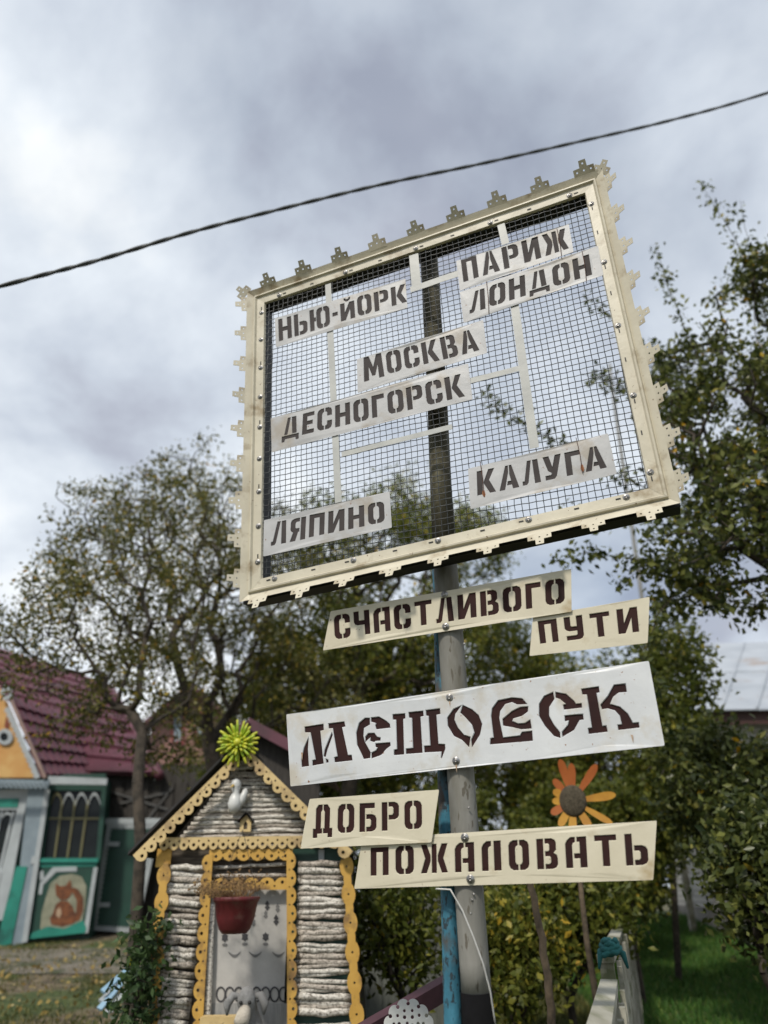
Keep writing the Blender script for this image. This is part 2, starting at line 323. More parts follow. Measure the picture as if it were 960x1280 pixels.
# ------------------------------------------------------------------ stencil alphabet
def R_(a, b, c, d): return [(a,b),(c,b),(c,d),(a,d)]
def mx(p, w): return [(w-x, y) for x, y in reversed(p)]
def my(p): return [(x, 1-y) for x, y in reversed(p)]
def sh(ps, d): return [[(x+d, y) for x, y in p] for p in ps]
OL = [(.285,0),(.14,0),(.04,.07),(0,.18),(0,.82),(.04,.93),(.14,1),(.285,1),(.285,.83),(.23,.80),(.2,.72),(.2,.28),(.23,.2),(.285,.17)]
BW = [(.25,1),(.46,1),(.57,.95),(.62,.85),(.62,.53),(.57,.43),(.46,.38),(.25,.38),(.25,.54),(.38,.54),(.42,.6),(.42,.78),(.38,.84),(.25,.84)]
CT = [(.335,1),(.48,1),(.58,.94),(.62,.83),(.62,.62),(.42,.62),(.42,.76),(.39,.82),(.335,.83)]
G = {
'О': (.62, [OL, mx(OL,.62)]), 'С': (.62, [OL, CT, my(CT)]),
'Р': (.62, [R_(0,0,.2,1), BW]), 'Ь': (.62, [R_(0,0,.2,1), my(BW)]),
'В': (.62, [R_(0,0,.2,1), [(.25,1),(.45,1),(.55,.94),(.58,.86),(.58,.62),(.5,.52),(.6,.44),(.62,.34),(.62,.14),(.57,.04),(.46,0),(.25,0),(.25,.16),(.38,.16),(.42,.21),(.42,.37),(.38,.42),(.25,.42),(.25,.58),(.35,.58),(.38,.62),(.38,.8),(.35,.84),(.25,.84)]]),
'Б': (.62, [[(0,0),(0,1),(.56,1),(.56,.82),(.2,.82),(.2,0)], [(.25,.6),(.46,.6),(.57,.55),(.62,.45),(.62,.15),(.57,.05),(.46,0),(.25,0),(.25,.16),(.38,.16),(.42,.22),(.42,.38),(.38,.44),(.25,.44)]]),
'А': (.68, [[(0,0),(.19,0),(.33,.72),(.33,1),(.24,1)], [(.37,1),(.45,1),(.68,0),(.47,0),(.44,.17),(.27,.17),(.3,.33),(.42,.33),(.37,.62)]]),
'а': (.62, [[(0,0),(0,.78),(.05,.9),(.16,1),(.29,1),(.29,.84),(.22,.8),(.2,.72),(.2,0)], [(.34,1),(.62,1),(.62,0),(.42,0),(.42,.3),(.25,.3),(.25,.46),(.42,.46),(.42,.84),(.34,.84)]]),
'Л': (.62, [[(0,0),(.14,0),(.2,.08),(.33,1),(.2,1),(.07,.16),(0,.16)], [(.38,1),(.56,1),(.62,0),(.42,0)]]),
'л': (.6, [[(0,0),(0,.78),(.05,.9),(.16,1),(.3,1),(.3,.84),(.22,.8),(.2,.72),(.2,0)], R_(.38,0,.6,1)]),
'Д': (.74, [[(.1,.2),(.24,.2),(.34,1),(.22,1)], [(.39,1),(.58,1),(.64,.2),(.45,.2)], [(0,-.12),(.12,-.12),(.15,0),(.6,0),(.62,-.12),(.74,-.12),(.74,.15),(0,.15)]]),
'д': (.74, [[(0,-.14),(.17,-.14),(.17,0),(.35,0),(.35,.17),(.3,.17),(.3,.74),(.35,.82),(.35,1),(.2,1),(.1,.86),(.1,.17),(0,.17)], [(.39,0),(.57,0),(.57,-.14),(.74,-.14),(.74,.17),(.64,.17),(.64,.86),(.54,1),(.39,1),(.39,.82),(.44,.74),(.44,.17),(.39,.17)]]),
'Е': (.5, [[(0,0),(0,1),(.5,1),(.5,.82),(.2,.82),(.2,.6),(.44,.6),(.44,.42),(.2,.42),(.2,.18),(.5,.18),(.5,0)]]),
'Н': (.62, [[(0,0),(0,1),(.2,1),(.2,.6),(.42,.6),(.42,1),(.62,1),(.62,0),(.42,0),(.42,.42),(.2,.42),(.2,0)]]),
'П': (.62, [[(0,0),(0,1),(.62,1),(.62,0),(.42,0),(.42,.82),(.2,.82),(.2,0)]]),
'Г': (.5, [[(0,0),(0,1),(.5,1),(.5,.8),(.2,.8),(.2,0)]]),
'Т': (.62, [[(.21,0),(.21,.82),(0,.82),(0,1),(.62,1),(.62,.82),(.41,.82),(.41,0)]]),
'И': (.64, [[(0,0),(0,1),(.2,1),(.2,.4),(.42,1),(.64,1),(.64,0),(.44,0),(.44,.6),(.22,0)]]),
'Й': (.64, [[(0,0),(0,.86),(.2,.86),(.2,.38),(.42,.86),(.64,.86),(.64,0),(.44,0),(.44,.5),(.22,0)], [(.16,1.1),(.2,.98),(.28,.92),(.36,.92),(.44,.98),(.48,1.1),(.4,1.1),(.37,1.03),(.27,1.03),(.24,1.1)]]),
'Ю': (.93, [[(0,0),(0,1),(.2,1),(.2,.6),(.28,.6),(.28,.42),(.2,.42),(.2,0)]] + sh([OL, mx(OL,.62)], .31)),
'-': (.24, [R_(0,.38,.24,.55)]),
'К': (.66, [R_(0,0,.2,1), [(.24,.5),(.42,1),(.63,1),(.43,.54),(.66,0),(.45,0),(.24,.44)]]),
'М': (.8, [[(0,0),(.05,1),(.25,1),(.4,.5),(.55,1),(.75,1),(.8,0),(.6,0),(.58,.56),(.46,.15),(.34,.15),(.22,.56),(.2,0)]]),
'У': (.6, [[(0,1),(.2,1),(.2,.6),(.24,.56),(.4,.56),(.4,1),(.6,1),(.6,.16),(.55,.05),(.46,0),(.04,0),(.04,.18),(.36,.18),(.4,.22),(.4,.38),(.14,.38),(.04,.44),(0,.53)]]),
'у': (.62, [[(0,1),(.2,1),(.3,.5),(.42,1),(.62,1),(.42,.1),(.34,0),(.04,0),(.04,.18),(.24,.18),(.26,.26),(.14,.38)]]),
'Ч': (.6, [[(0,1),(.2,1),(.2,.6),(.4,.6),(.4,1),(.6,1),(.6,0),(.4,0),(.4,.42),(.14,.42),(.04,.47),(0,.56)]]),
'Ж': (.88, [[(0,1),(.19,1),(.32,.6),(.32,.4),(.19,0),(0,0),(.14,.5)], R_(.36,0,.52,1), mx([(0,1),(.19,1),(.32,.6),(.32,.4),(.19,0),(0,0),(.14,.5)],.88)]),
'Я': (.62, [R_(.42,0,.62,1), mx([(.25,1),(.46,1),(.57,.95),(.62,.85),(.62,.53),(.57,.43),(.5,.39),(.62,0),(.4,0),(.3,.38),(.25,.38),(.25,.54),(.38,.54),(.42,.6),(.42,.78),(.38,.84),(.25,.84)],.62)]),
}
def stencil(text, quad, first=1.0, gap=.15, off=0):
    """letters set into the picture quad TL,TR,BR,BL, returned as polygons on the sign plane"""
    ws = []
    for i, c in enumerate(text): ws.append(G[c][0]*(first if i == 0 else 1))
    tot = sum(ws)+gap*(len(text)-1); q = [pl(*p, off) for p in quad]
    def bl(s, t):
        a = [q[3][k]*(1-s)+q[2][k]*s for k in (0,1)]; b = [q[0][k]*(1-s)+q[1][k]*s for k in (0,1)]
        return tuple(a[k]*(1-t)+b[k]*t for k in (0,1))
    out = []; x = 0
    for i, c in enumerate(text):
        k = first if i == 0 else 1; jy = random.uniform(-.015,.015)
        for p in G[c][1]: out.append([bl((x+a*k)/tot, (b*k-(k-1)*.5+jy)) for a, b in p])
        x += ws[i]+gap
    return out
SCREW = None
def screw_mesh():
    b = MB(); n = 10; rr = [(.0065,0),(.0065,.001),(.0048,.0034),(.0022,.0042),(.0016,.0028)]
    for j, (r, z) in enumerate(rr):
        for k in range(n): a = 2*math.pi*k/n; b.v.append(Vector((r*math.cos(a), r*math.sin(a), z)))
    for j in range(len(rr)-1):
        for k in range(n): b.f.append((j*n+k, j*n+(k+1)%n, (j+1)*n+(k+1)%n, (j+1)*n+k))
    b.f.append(tuple((len(rr)-1)*n+k for k in range(n)))
    # rubber washer
    for r in (.0092, .0092):
        pass
    q = len(b.v)
    for z, r in ((0,.0095),(.0012,.009),(.0012,.0062)):
        for k in range(n): a = 2*math.pi*k/n; b.v.append(Vector((r*math.cos(a), r*math.sin(a), z)))
    for j in range(2):
        for k in range(n): b.f.append((q+j*n+k, q+j*n+(k+1)%n, q+(j+1)*n+(k+1)%n, q+(j+1)*n+k))
    me = bpy.data.meshes.new('screw'); me.from_pydata(b.v, [], b.f); me.materials.append(STEEL); me.shade_smooth(); return me
SCREW = screw_mesh()
BASIS = Matrix((U, V, W)).transposed().to_4x4()
def screw(parent, px, py, off, s=1.0, name='screw', rot=0, tiltx=0):
    return inst(name, SCREW, Matrix.Translation(wp(pl(px, py, off), off)) @ BASIS @ Matrix.Rotation(tiltx,4,'X') @ Matrix.Rotation(random.random()*3,4,'Z') @ Matrix.Scale(s,4), parent)
def board(name, label, quad, holes, mat_, back, off, th=.0012, lip=.0016, lipw=.0016, group=None, amp=.002, screws=(), gap=.004, frame=True):
    q = [pl(*p, off) for p in quad]
    # slightly clipped, hand-cut corners
    outer = []
    for i in range(len(q)):
        a, b, c = Vector(q[i-1]), Vector(q[i]), Vector(q[(i+1)%len(q)])
        outer += [tuple(b+(a-b).normalized()*.006), tuple(b+(a+c-2*b).normalized()*.0012), tuple(b+(c-b).normalized()*.006)]
    sd_ = random.random()*50
    ctr = wp((sum(p[0] for p in q)/len(q), sum(p[1] for p in q)/len(q)), off)
    t = thing(name, label, 'sign', ctr, group)
    wf = lambda a, b: amp*noise.noise(Vector((a*5, b*7, sd_)))*1.6
    vs, fs = sheet(outer, holes, B0+W*off, U, V, W, th, lip, lipw, wf, .03)
    mk('plate', vs, fs, mat_, t)
    ins = offset(outer, -.004)[1]
    vs, fs = sheet(ins, [], B0+W*(off-gap), U, V, W, .001, 0, 0, wf, .05)
    mk('backing_sheet', vs, fs, back, t)
    for px, py in screws: screw(t, px, py, off+.002, 1.5)
    return t
# ------------------------------------------------------------------ the five boards on the pole
def tr(pts, ox, oy, k): return [(ox+x/k, oy+y/k) for x, y in pts]
A1 = lambda p: tr(p, 360, 850, 4); A2 = lambda p: tr(p, 590, 820, 4)
TOWN = [A1(p) for p in (
 [(68,435),(66,400),(80,340),(103,285),(99,345),(103,430)],
 [(83,235),(175,220),(177,250),(160,254),(178,418),(122,428),(122,402),(138,398),(112,262),(85,262)],
 [(218,262),(222,275),(197,350),(188,385),(179,382),(184,350),(205,295)],
 [(190,394),(202,400),(203,412),(192,414)],
 [(200,218),(280,208),(285,232),(268,236),(300,376),(318,376),(322,402),(235,412),(232,388),(248,382),(222,240),(203,242)],
 [(408,190),(385,190),(355,215),(340,265),(345,325),(370,375),(378,395),(410,390),(412,362),(388,320),(375,280),(378,240),(408,222)],
 [(415,188),(455,184),(490,205),(508,220),(510,238),(440,246),(436,228),(440,216),(415,208)],
 [(385,285),(400,266),(430,265),(445,285),(462,288),(460,303),(436,304),(430,310),(410,305),(412,285),(395,300),(386,312)],
 [(436,318),(510,312),(512,328),(490,345),(465,375),(418,392),(417,364),(440,352),(448,338),(438,335)],
 [(523,172),(585,168),(586,192),(575,195),(580,372),(530,376),(530,350),(545,346),(540,198),(524,198)],
 [(603,162),(676,155),(678,180),(662,184),(672,364),(590,370),(590,344),(625,340),(620,190),(606,188)],
 [(690,152),(760,143),(762,170),(742,174),(752,320),(785,322),(786,345),(768,392),(765,390),(768,358),(682,362),(680,330),(712,328),(704,180),(692,178)],
 [(868,126),(828,145),(797,190),(800,230),(830,280),(870,300),(905,336),(912,285),(880,275),(850,240),(832,200),(836,170)])]
TOWN += [[(578.5,881.5),(590,887),(598,894),(602.5,905),(600,918),(590,934),(589,925),(593,916),(590,906),(581,896),(575.5,891)]]
TOWN += [A2(p) for p in (
 [(92,412),(108,408),(95,300),(100,262),(130,222),(200,208),(250,212),(275,240),(225,242),(200,230),(165,240),(140,275),(135,310),(155,408),(240,398),(250,380),(300,375),(304,424),(90,442)],
 [(152,315),(200,275),(240,255),(280,252),(278,278),(250,298),(205,312),(200,325),(230,338),(265,335),(290,318),(298,362),(245,366),(200,355),(155,348)],
 [(405,180),(360,200),(335,240),(335,300),(365,350),(410,400),(442,410),(440,382),(410,345),(385,300),(385,255),(411,215)],
 [(417,180),(470,190),(510,225),(520,240),(548,237),(550,258),(460,268),(455,245),(470,240),(440,215),(418,208)],
 [(463,298),(555,290),(558,318),(538,320),(510,370),(452,404),(450,380),(480,345),(485,322),(465,326)],
 [(546,165),(634,153),(638,182),(622,185),(652,350),(672,348),(678,378),(584,390),(580,362),(600,358),(575,192),(552,192)],
 [(768,138),(774,180),(735,182),(705,205),(690,240),(740,255),(780,290),(805,335),(834,332),(838,358),(732,370),(728,345),(750,342),(740,300),(715,272),(680,262),(650,266),(643,245),(680,200),(710,145)])]
rP = .5*36/FPX*2.42
BO = -.088            # back of the frame = front of the post
OFFT = BO+.014
board('town_sign', 'large white enamel board with maroon old-style letters МЕЩОВСК across the pole', [(358,893),(811,826),(831,932),(363,983)],
      [[pl(*p, OFFT) for p in poly] for poly in TOWN], WHITE, MAROON, OFFT, lip=.0025, lipw=.002, amp=.003, screws=[(562,872),(570,951)], gap=.005)
board('route_sign', 'long cream board with dark stencil letters СЧАСТЛИВОГО under the big square frame', [(413,764),(714,711),(714.6,764.5),(403.6,813)],
      stencil('СЧаСТЛИВОГО', [(416.6,769),(705,722.5),(706,753.6),(418.5,799)], off=BO+.011), CREAM, MAROON, BO+.011, screws=[(555.6,743),(557,783)])
board('route_sign', 'short cream board with dark stencil letters ПУТИ, tucked behind the right end of a longer board', [(666,771),(812,746),(809.7,803.8),(661.8,820)],
      stencil('ПУТИ', [(672,777),(796,759),(799,790),(675.3,805)], gap=.24, off=BO+.003), CREAM, MAROON, BO+.003)
board('route_sign', 'short cream board with maroon stencil letters ДОБРО, slanted ends, lower left of the pole', [(387,998.7),(548.7,987),(539.5,1053),(375.5,1060.7)],
      stencil('дОБРО', [(392,1007),(527,1000.5),(527.5,1035.5),(391,1043)], gap=.2, off=BO+.02), CREAM, MAROON, BO+.02)
board('route_sign', 'long cream board with maroon stencil letters ПОЖАЛОВАТЬ, lowest on the pole', [(452.5,1048.5),(821,1025.8),(816.6,1100),(442.5,1111)],
      stencil('ПОЖалОВаТЬ', [(463,1059.5),(808,1041.5),(811,1081),(463,1094.5)], gap=.24, off=BO+.010), CREAM, MAROON, BO+.010, screws=[(581,1047),(588,1099)])
# ------------------------------------------------------------------ pole, pipe, cord
def axis_pt(px, py, off): return wp(pl(px, py, off), off)
PO = BO-rP
pa = axis_pt(597, 1270, PO); pb = axis_pt(563, 790, PO); pc = axis_pt(536, 312, PO)
d0 = (pa-pb).normalized(); foot = pa + d0*((pa.z-gz(pa.x,pa.y)+.3)/-d0.z)
foot_z = Vector((foot.x, foot.y, gz(foot.x, foot.y)))
pole = thing('sign_pole', 'tall grey weathered post with a black painted foot carrying all the signs', 'post', foot_z)
k1 = axis_pt(595.5, 1240, PO)
MB().tube([k1+(pb-k1)*i/14 for i in range(15)]+[pb+(axis_pt(556,700,PO)-pb)*.5, axis_pt(556,700,PO)], [rP]*17, 28).build('pipe', CONC, pole, True)
MB().tube([k1+Vector((0,0,.001)), k1+(foot-k1)*.3, foot], [rP+.003]*3, 28).build('black_band', TAR, pole, True)
pj = axis_pt(556,705,PO)
MB().tube([pj, pj+(pc-pj)*.25, pj+(pc-pj)*.5+U*.004, pj+(pc-pj)*.75, pc], [rP*.97,rP*.95,rP*.93,rP*.9,rP*.86], 18).build('upper_length', OLIVEP, pole, True)  # upper length of the post, darker and more olive than the pipe below
for px, py in ((586,1010),(580,805),(583,821),(590,1125),(588,1142),(592,1118)):
    screw(pole, px, py, BO-.002, .45, 'nail_head')
ba = axis_pt(567, 1290, PO-.01); bb = axis_pt(549, 700, PO-.10)
db = (ba-bb).normalized(); bf = ba+db*((ba.z-gz(ba.x,ba.y)+.2)/-db.z)
o = MB().tube([bb+(bf-bb)*i/16 for i in range(17)], .0305, 18).build('blue_pipe', BLUEP, None, True)
tag(o, 'peeling blue steel pipe tied close against the left of the grey post', 'pipe')
CORD = mat('white_cord', (.55,.55,.53), .5)
cpts = [axis_pt(545,1111,BO+.004), axis_pt(563,1112,BO+.02), axis_pt(578,1138,BO+.012), axis_pt(592,1172,BO+.012), axis_pt(604,1205,BO+.01), axis_pt(613,1240,BO-.01), axis_pt(622,1300,BO-.05)]
cp = []
for i in range(len(cpts)-1):
    for k in range(4): cp.append(cpts[i].lerp(cpts[i+1], k/4))
o = MB().tube(cp, .0028, 6).build('cord', CORD, None, True); tag(o, 'thin white cord hanging down across the foot of the post', 'cord')
# ------------------------------------------------------------------ the big frame
FI = [pl(331,379), pl(731.8,242), pl(812,611), pl(326.7,724)]      # inner opening TL TR BR BL
fr = thing('map_frame', 'large square cream frame with cut-out toothed edges holding wire mesh', 'frame', wp(((FI[2][0]+FI[3][0])/2, FI[3][1])))
def inset(q, d): return offset([q[3], q[2], q[1], q[0]], d)[1][::-1]   # BL,BR,TR,TL is counter-clockwise; back to TL..BL
qi = FI; q1 = inset(FI, .050); q1b = inset(FI, .056); q2 = inset(FI, .092)
def prof(k):                              # flat flange, ridge, then outer flange bent towards the viewer
    return [(inset(FI, 0), .0, .002), (inset(FI,.036), .0, .002), (inset(FI,.043), .012, 0), (inset(FI,.050), .012, 0), (inset(FI,.056), -.003, 0), (inset(FI,.090), .012, 0)]
P_ = [(inset(FI, d), z) for d, z in ((-.004,-.006),(0,.006),(.038,.008),(.044,.019),(.051,.018),(.056,.006),(.088,.024))]
for side in range(4):
    v = []; f = []; n = 24
    a, b = side, (side+1) % 4
    for q, z in P_:
        for i in range(n+1):
            s = i/n; uv = (q[a][0]*(1-s)+q[b][0]*s, q[a][1]*(1-s)+q[b][1]*s)
            j = .0013*noise.noise(Vector((uv[0]*9, uv[1]*9, z*200)))
            v.append(wp(uv, z+j+(.0006 if side % 2 else 0)))
    m_ = len(P_)
    for r in range(m_-1):
        for i in range(n): f.append((r*(n+1)+i, (r+1)*(n+1)+i, (r+1)*(n+1)+i+1, r*(n+1)+i+1)[::-1])
    nb = len(v); v += [p - W*.0012 for p in v]; f += [tuple(i+nb for i in reversed(q)) for q in f[:]]
    mk('moulding', v, f, CREAM2, fr)
# black box frame behind
for side in range(4):
    a, b = side, (side+1) % 4; bq = inset(FI, .088); bi = inset(FI, .003)
    v = [wp(bq[a],-.006), wp(bq[b],-.006), wp(bi[b],-.006), wp(bi[a],-.006)]; v += [p-W*.08 for p in v]
    mk('box_rail', v, [(0,1,2,3),(7,6,5,4),(0,4,5,1),(1,5,6,2),(2,6,7,3),(3,7,4,0)], BLACK, fr)
# toothed ornaments: one row of three perforated squares and one on top
def tooth_mesh():
    s = .0255; outer = [(-1.5*s,-.4*s),(1.5*s,-.4*s),(1.5*s,.95*s),(.55*s,s),(.5*s,2*s),(-.5*s,2*s),(-.55*s,s),(-1.5*s,.95*s)]
    holes = []
    for cx, cy in ((-s,.45*s),(0,.5*s),(s,.45*s),(0,1.5*s)):
        holes.append([(cx+.135*s*math.cos(a*math.pi/4), cy+.135*s*math.sin(a*math.pi/4)) for a in range(8)])
    v, f = sheet(outer, holes, Vector(), Vector((1,0,0)), Vector((0,1,0)), Vector((0,0,1)), .0014)
    me = bpy.data.meshes.new('tooth'); me.from_pydata(v, [], f); me.materials.append(CREAM2); return me
TOOTH = tooth_mesh(); oq = inset(FI, .088)
for side in range(4):
    A = Vector(oq[side]); Bv = Vector(oq[(side+1) % 4]); e = (Bv-A).normalized(); nrm = Vector((-e.y, e.x))
    c = Vector(((oq[0][0]+oq[2][0])/2, (oq[0][1]+oq[2][1])/2))
    if (c-A).dot(nrm) > 0: nrm = -nrm
    fl = math.atan2(.018, .032)
    for i in range(9):
        s = (i+.62)/9 if side == 0 else (i+.55)/9
        if side == 3: s = (i+.3)/9+.03
        p = A.lerp(Bv, s)
        Xw = (U*e.x+V*e.y); Yn = (U*nrm.x+V*nrm.y); tl = fl*random.uniform(.95,1.45)
        Yw = (Yn*math.cos(tl)+W*math.sin(tl)).normalized(); Zw = Xw.cross(Yw)
        m4 = Matrix((Xw, Yw, Zw)).transposed().to_4x4(); m4 = Matrix.Translation(wp((p.x,p.y), .0245)) @ m4 @ Matrix.Rotation(random.uniform(-.06,.06),4,'Z') @ Matrix.Scale(random.uniform(1.08,1.18),4)
        inst('tooth', TOOTH, m4, fr)
# two teeth standing off the corners
for (px, py, ang) in ((309,370,2.4),(751,219,.9)):
    Yw = (U*math.cos(ang)+V*math.sin(ang)+W*.5).normalized(); Xw = Yw.cross(W).normalized(); Zw = Xw.cross(Yw)
    inst('tooth', TOOTH, Matrix.Translation(wp(pl(px,py),.02)) @ Matrix((Xw,Yw,Zw)).transposed().to_4x4(), fr)
SLOT = MB().box((-.009,-.0022,-.001),(.009,.0022,.0006)); sm = bpy.data.meshes.new('slot'); sm.from_pydata(SLOT.v, [], SLOT.f); sm.materials.append(BLACK)
for side in range(4):
    q = inset(FI, .014); A = Vector(q[side]); Bv = Vector(q[(side+1)%4]); e = (Bv-A).normalized()
    ang = math.atan2(e.y, e.x); n = 9
    for i in range(n):
        p = A.lerp(Bv, (i+.55)/n)
        if i % 2 == 0 or side == 3: inst('screw', SCREW, Matrix.Translation(wp((p.x,p.y),.008)) @ BASIS @ Matrix.Rotation(random.random()*3,4,'Z') @ Matrix.Scale(1.35,4), fr)
        p = A.lerp(Bv, (i+.55+(.16 if i % 2 == 0 else 0))/n)
        inst('slot', sm, Matrix.Translation(wp((p.x,p.y),.0085)) @ BASIS @ Matrix.Rotation(ang,4,'Z'), fr)
# wire mesh, every wire a square-section strand with a hand-bent wobble
def wires():
    b = MB(); q = inset(FI, .03)
    u0, u1 = min(p[0] for p in q), max(p[0] for p in q); v0, v1 = min(p[1] for p in q), max(p[1] for p in q)
    stp = .0266; nu = int((u1-u0)/stp); nv = int((v1-v0)/stp)
    def node(i, j):
        x, y = u0+i*stp, v0+j*stp
        a = noise.noise(Vector((x*3, y*3, 1)))*.007+noise.noise(Vector((x*30, y*30, 5)))*.0022
        c = noise.noise(Vector((x*3, y*3, 9)))*.007+noise.noise(Vector((x*30, y*30, 12)))*.0022
        return x+a, y+c
    def ok(x, y): return inside((x, y), q)
    r = .0017
    for hor in (0, 1):
        for j in range((nv if hor else nu)+1):
            run = []
            for i in range((nu if hor else nv)+1):
                x, y = node(i, j) if hor else node(j, i)
                if ok(x, y): run.append(wp((x, y), -.004+(.0011 if (i+j+hor) % 2 else -.0011)))
            if len(run) > 1: b.tube(run, r, 4, False)
    o = b.build('wire_mesh', WIREM, fr); o['kind'] = 'stuff'
wires()
# pale sheet straps on the mesh
STRAP = mat('pale_strap', (.47,.48,.46), .5, (.38,.39,.38), 8, bump=.002, bscale=10)
def strap(a, b, wd, off=.002):
    A, B = Vector(pl(*a, off)), Vector(pl(*b, off)); e = (B-A).normalized(); nn = Vector((-e.y, e.x))*wd/2; n = 10; v = []; f = []
    for i in range(n+1):
        p = A.lerp(B, i/n); j = .002*noise.noise(Vector((p.x*8, p.y*8, 3)))
        v += [wp(p-nn, off+j), wp(p+nn, off+j)]
    m_ = len(v); v += [p-W*.0012 for p in v]
    for i in range(n): f += [(2*i,2*i+2,2*i+3,2*i+1), (m_+2*i+1,m_+2*i+3,m_+2*i+2,m_+2*i), (2*i,m_+2*i,m_+2*i+2,2*i+2), (2*i+1,2*i+3,m_+2*i+3,m_+2*i+1)]
    mk('strap', v, f, STRAP, fr)
for a, b, wd in (((410,355),(423,628),.031),((517,318),(521,362),.045),((513,362),(575,341),.034),((626,280),(632,305),.034),((643,380),(668,560),.036),((427,568),(565,533),.024),((588,476),(650,460),.026)):
    strap(a, b, wd)
# ------------------------------------------------------------------ city plates wired to the mesh
RUSTS = mat('rust_run', (.30,.15,.07), .9, (.50,.40,.30), 40)
twn = bpy.data.objects['town_sign']
for px, py, l in ((562,874,.03),(570,953,.035),(378,942,.025),(790,920,.022)):
    u_, v_ = pl(px, py, OFFT)
    q = [(u_-.0035,v_+.004),(u_+.0035,v_+.003),(u_+.002,v_-l*.6),(u_+.0005,v_-l),(u_-.0008,v_-l*.7)]
    vs, fs = sheet(q, [], B0+W*(OFFT+.0035), U, V, W, .0006); mk('rust_run', vs, fs, RUSTS, twn)
GP = 'grey stencilled place names wired to the mesh'
def city(word, txt, plate, quad, off, extra, **k):
    return board('place_name_plate', 'grey stencilled plate reading %s, %s' % (word, extra), plate, stencil(txt, quad, off=off, **k), GREYP, BROWNB, off, lip=.0012, lipw=.0011, amp=.0025, gap=.003, group=GP)
c1 = city('НЬЮ-ЙОРК', 'НЬЮ-ЙОРК', [(343.5,398),(506.5,348),(509.7,385),(344.7,434)], [(347.5,399),(507,354.5),(509,377.5),(348.5,426)], .006, 'upper left of the mesh', gap=.13)
c2 = city('ПАРИЖ', 'ПАРИЖ', [(570.3,326.5),(711,280),(717,315),(574.7,363.4)], [(576,325),(706,285),(711,310),(579.5,353)], .006, 'highest on the right of the mesh', gap=.17)
c3 = city('ЛОНДОН', 'ЛОНДОН', [(574.7,365),(747.5,307),(754.4,343.8),(579.4,403.4)], [(588,366),(736,318),(740,343),(587,392)], .008, 'second from the top on the right')
c4 = city('МОСКВА', 'МОСКВА', [(446,449),(604,400),(609,441),(447,491)], [(453,449),(593,410.5),(599,437),(455,476)], .010, 'in the middle of the mesh', gap=.14, first=1.1)
c5 = city('ДЕСНОГОРСК', 'ДЕСНОГОРСК', [(338.8,523),(585,454),(590.7,499),(339.4,565.3)], [(354,524),(576.5,467),(581,495),(352,550)], .007, 'long one from the left edge to the post', gap=.14)
c6 = city('КАЛУГА', 'КАЛуГА', [(585,586),(760,541.7),(771,592),(588.3,636.7)], [(596,590),(754,556),(758.5,584),(597,620)], .007, 'lower right of the mesh', gap=.13)
c7 = city('ЛЯПИНО', 'ЛЯПИНО', [(330,650.3),(487.2,614.4),(490,659.7),(329,695.6)], [(341,653),(480,627),(481,652.5),(338.5,682)], .006, 'lowest on the left of the mesh', gap=.15)
RUSTY = mat('rusty_tie_wire', (.12,.04,.02), .8, (.05,.02,.012), 30)
RUSTS = mat('rust_stain', (.25,.09,.035), .9, (.4,.2,.1), 30)
for t, a, b in ((c2,(696,285),(702,322)),(c3,(608,352),(611,392)),(c3,(727,311),(733,352)),(c6,(600,577),(605,620)),(c6,(720,547),(728,590))):
    A, B = wp(pl(*a,.013),.013), wp(pl(*b,.013),.013)
    MB().tube([A-W*.012, A, A.lerp(B,.5)+U*.003, B, B-W*.012], .0013, 5).build('tie_wire', RUSTY, t)
for t, px, py in ((c6,728,585),(c6,605,617)):
    u_, v_ = pl(px, py, .0085)
    q = [(u_-.004,v_+.012),(u_+.003,v_+.014),(u_+.006,v_-.004),(u_+.002,v_-.016),(u_-.003,v_-.013),(u_-.007,v_-.002)]
    vs, fs = sheet(q, [], B0+W*.0105, U, V, W, .0006); mk('rust_spot', vs, fs, RUSTS, t)
# ------------------------------------------------------------------ overhead cable
ctrl = [(-700,560),(-260,430),(0,358),(120,326),(240,290),(360,259),(480,230),(600,205),(720,178),(840,150),(960,116),(1200,38),(1500,-60)]
pts = [at(x, y, 3.15+.15*i) for i, (x, y) in enumerate(ctrl)]
fine = []
for i in range(1, len(pts)-2):
    for k in range(40):
        t = k/40; a, b, c, d = pts[i-1], pts[i], pts[i+1], pts[i+2]
        fine.append(.5*((2*b)+(c-a)*t+(2*a-5*b+4*c-d)*t*t+(3*b-a-3*c+d)*t**3))
CAB = mat('black_cable', (.035,.04,.035), .6, (.02,.022,.02), 20)
b = MB()
for ph in (0, math.pi):
    sp_ = []
    for i, p in enumerate(fine):
        t = (fine[min(i+1,len(fine)-1)]-fine[max(i-1,0)]).normalized(); x = t.cross(Vector((0,0,1))).normalized(); y = x.cross(t)
        a = i*.3+ph; sp_.append(p+(x*math.cos(a)+y*math.sin(a))*.0045)
    b.tube(sp_, .0112, 7)
o = b.build('overhead_cable', CAB, None, True); tag(o, 'black twisted cable crossing the sky above the frame', 'cable')
